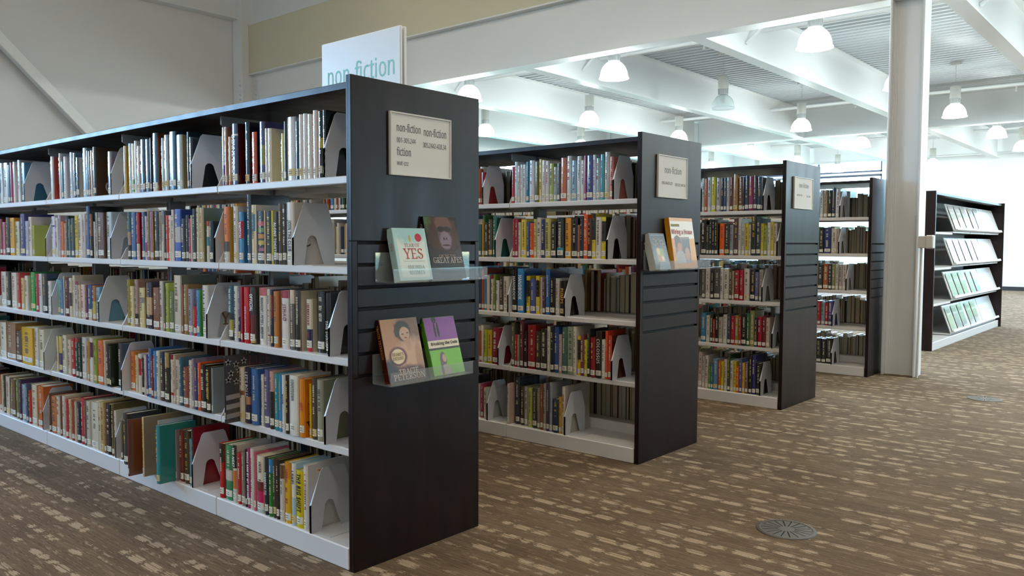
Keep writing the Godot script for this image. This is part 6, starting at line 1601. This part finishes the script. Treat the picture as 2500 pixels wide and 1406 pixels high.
[2,2,-0.4657,0.0396,0.224,-0.047,"d0c8b8","cream book, sixth from left, third shelf, third bookcase, bay beside end panel"],
[2,2,-0.4226,0.0184,0.223,-0.046,"5a4a34",""],
[2,2,-0.4012,0.0173,0.209,-0.043,"a08a68",""],
[2,2,-0.381,0.033,0.214,-0.042,"a82430","red book, ninth from left, third shelf, third bookcase, bay beside end panel"],
[2,2,-0.3448,0.0269,0.218,-0.045,"b41c28",""],
[2,2,-0.3139,0.0403,0.228,-0.05,"ccc4bc","cream book, eleventh from left, third shelf, third bookcase, bay beside end panel"],
[2,2,-0.269,0.0341,0.221,-0.055,"1e2430","dark blue book, twelfth from left, third shelf, third bookcase, bay beside end panel"],
[2,2,-0.2308,0.0243,0.204,-0.051,"6a6a90",""],
[2,2,-0.2025,0.0279,0.223,-0.052,"9a948c",""],
[2,3,-0.6444,0.0403,0.213,-0.052,"3a80a8","blue book, first from left, fourth shelf, third bookcase, bay beside end panel"],
[2,3,-0.5985,0.0285,0.197,-0.047,"d0c8b8",""],
[2,3,-0.5651,0.0221,0.209,-0.043,"3a3430",""],
[2,3,-0.539,0.0148,0.173,-0.038,"a83030",""],
[2,3,-0.5208,0.025,0.212,-0.035,"26221e",""],
[2,3,-0.4929,0.0329,0.19,-0.032,"a8a498",""],
[2,3,-0.4574,0.0306,0.211,-0.03,"ccc8c0",""],
[2,3,-0.4242,0.0234,0.213,-0.03,"34405a",""],
[2,3,-0.3984,0.0302,0.206,-0.029,"a81c28",""],
[2,3,-0.3661,0.028,0.212,-0.028,"9a7a2c",""],
[2,3,-0.336,0.018,0.205,-0.027,"9a3034",""],
[2,3,-0.3161,0.0364,0.225,-0.026,"1e1e1a","black book, twelfth from left, fourth shelf, third bookcase, bay beside end panel"],
[2,3,-0.2776,0.0236,0.231,-0.028,"2a6a3a",""],
[2,3,-0.252,0.0311,0.251,-0.027,"8a8a50","yellow book, 14th from left, fourth shelf, third bookcase, bay beside end panel"],
[2,3,-0.2191,0.0214,0.203,-0.026,"28324a",""],
[2,3,-0.1957,0.0298,0.213,-0.028,"a41c2c",""],
[2,3,-0.164,0.0286,0.206,-0.027,"6a2024",""],
[2,3,-0.1336,0.0256,0.208,-0.026,"b8a89a",""],
[2,4,-0.653,0.029,0.26,-0.04,"c0b0a4","orange book, first from left, bottom shelf, third bookcase, bay beside end panel"],
[2,4,-0.6185,0.022,0.233,-0.034,"c4b8b0",""],
[2,4,-0.592,0.0246,0.242,-0.029,"c8bcb0",""],
[2,4,-0.5633,0.0183,0.17,-0.026,"4a8a3a",""],
[2,4,-0.5414,0.0156,0.185,-0.023,"2a7a9a",""],
[2,4,-0.5229,0.0342,0.224,-0.02,"5a8ab0","blue book, sixth from left, bottom shelf, third bookcase, bay beside end panel"],
[2,4,-0.485,0.0187,0.215,-0.025,"d0601c",""],
[2,4,-0.4633,0.0206,0.211,-0.021,"c8b81c",""],
[2,4,-0.4397,0.0237,0.226,-0.021,"c8beb4",""],
[2,4,-0.4131,0.0216,0.265,-0.02,"2c4a2a",""],
[2,4,-0.3891,0.0228,0.222,-0.018,"c4bca8",""],
[2,4,-0.3639,0.0201,0.221,-0.017,"c8b41c",""],
[2,4,-0.3416,0.0187,0.187,-0.016,"d8501c",""],
[2,4,-0.3206,0.0199,0.244,-0.017,"4a5a8a",""],
[2,4,-0.2984,0.0185,0.216,-0.017,"d8a02c",""],
[2,4,-0.2776,0.0222,0.224,-0.017,"6a5a5a",""],
[2,4,-0.2525,0.0234,0.274,-0.021,"26221e",""],
[2,4,-0.2264,0.0264,0.279,-0.02,"2a2a6a","dark blue book, 18th from left, bottom shelf, third bookcase, bay beside end panel"],
[2,4,-0.1976,0.0318,0.222,-0.019,"26281e","dark green book, 19th from left, bottom shelf, third bookcase, bay beside end panel"],
[3,0,-0.4646,0.0302,0.246,-0.066,"b8bcc0",""],
[3,0,-0.4305,0.0342,0.244,-0.059,"9a8a60",""],
[3,0,-0.3928,0.0339,0.242,-0.057,"241c1c",""],
[3,0,-0.3556,0.0275,0.262,-0.055,"2c3c4c",""],
[3,0,-0.3248,0.0376,0.25,-0.056,"c0c0bc",""],
[3,1,-0.4627,0.0366,0.23,-0.066,"2a2824",""],
[3,1,-0.4201,0.0594,0.225,-0.066,"26346a","dark blue book, second from left, second shelf, fourth bookcase, bay beside end panel"],
[3,1,-0.3564,0.0473,0.219,-0.064,"c8c0b0","yellow book, third from left, second shelf, fourth bookcase, bay beside end panel"],
[3,1,-0.3055,0.017,0.218,-0.058,"b0a8a0",""],
[3,2,-0.4674,0.0416,0.222,-0.062,"3a3834",""],
[3,2,-0.421,0.0449,0.229,-0.062,"a0582c","orange book, second from left, third shelf, fourth bookcase, bay beside end panel"],
[3,2,-0.3722,0.0287,0.224,-0.056,"2a3a4a",""],
[3,2,-0.3401,0.0285,0.225,-0.052,"8a8450",""],
[3,2,-0.3086,0.026,0.225,-0.048,"b8b4a8",""],
[3,2,-0.2794,0.0282,0.226,-0.051,"b0a8a0",""],
[3,2,-0.2483,0.0328,0.226,-0.048,"c8c4b8",""],
[3,3,-0.4602,0.0292,0.215,-0.052,"a82430",""],
[3,3,-0.4266,0.034,0.21,-0.05,"8a98a8",""],
[3,3,-0.3888,0.0264,0.2,-0.045,"b02028",""],
[3,3,-0.3591,0.036,0.22,-0.041,"4a4a90",""],
[3,4,-0.4569,0.0417,0.22,-0.04,"201e1e",""],
[3,4,-0.4111,0.0376,0.218,-0.036,"2a282a",""],
[3,4,-0.3695,0.0507,0.228,-0.034,"1e1c1c","black book, third from left, bottom shelf, fourth bookcase, bay beside end panel"]
]
const BOOKENDS := [
[0,0,0,-0.18,-0.028],
[0,0,1,-1.107,-0.028],
[0,0,2,-1.88,-0.028],
[0,0,3,-3.012,-0.028],
[0,1,0,-0.375,-0.028],
[0,1,1,-0.926,-0.028],
[0,1,2,-1.901,-0.028],
[0,1,3,-2.718,-0.028],
[0,2,0,-0.158,-0.024],
[0,2,1,-0.994,-0.024],
[0,2,2,-2.046,-0.024],
[0,2,3,-2.647,-0.024],
[0,3,0,-0.173,-0.014],
[0,3,2,-1.787,-0.014],
[0,3,3,-2.751,-0.014],
[0,4,0,-0.248,-0.002],
[0,4,1,-1.096,-0.002],
[0,4,2,-1.84,-0.002],
[0,4,3,-2.758,-0.002],
[1,0,0,-0.185,-1.863],
[1,0,1,-1.111,-1.863],
[1,1,0,-0.22,-1.863],
[1,1,1,-1.011,-1.863],
[1,2,0,-0.496,-1.859],
[1,2,1,-0.907,-1.859],
[1,3,0,-0.175,-1.849],
[1,3,1,-0.974,-1.849],
[1,4,0,-0.472,-1.837],
[1,4,1,-1.049,-1.837],
[2,0,0,-0.167,-3.697],
[2,1,0,-0.061,-3.697],
[2,2,0,-0.161,-3.693],
[2,3,0,-0.078,-3.683],
[2,4,0,-0.153,-3.671],
[3,0,0,-0.273,-5.532],
[3,1,0,-0.275,-5.532],
[3,2,0,-0.202,-5.528],
[3,3,0,-0.31,-5.518],
[3,4,0,-0.305,-5.506]
]
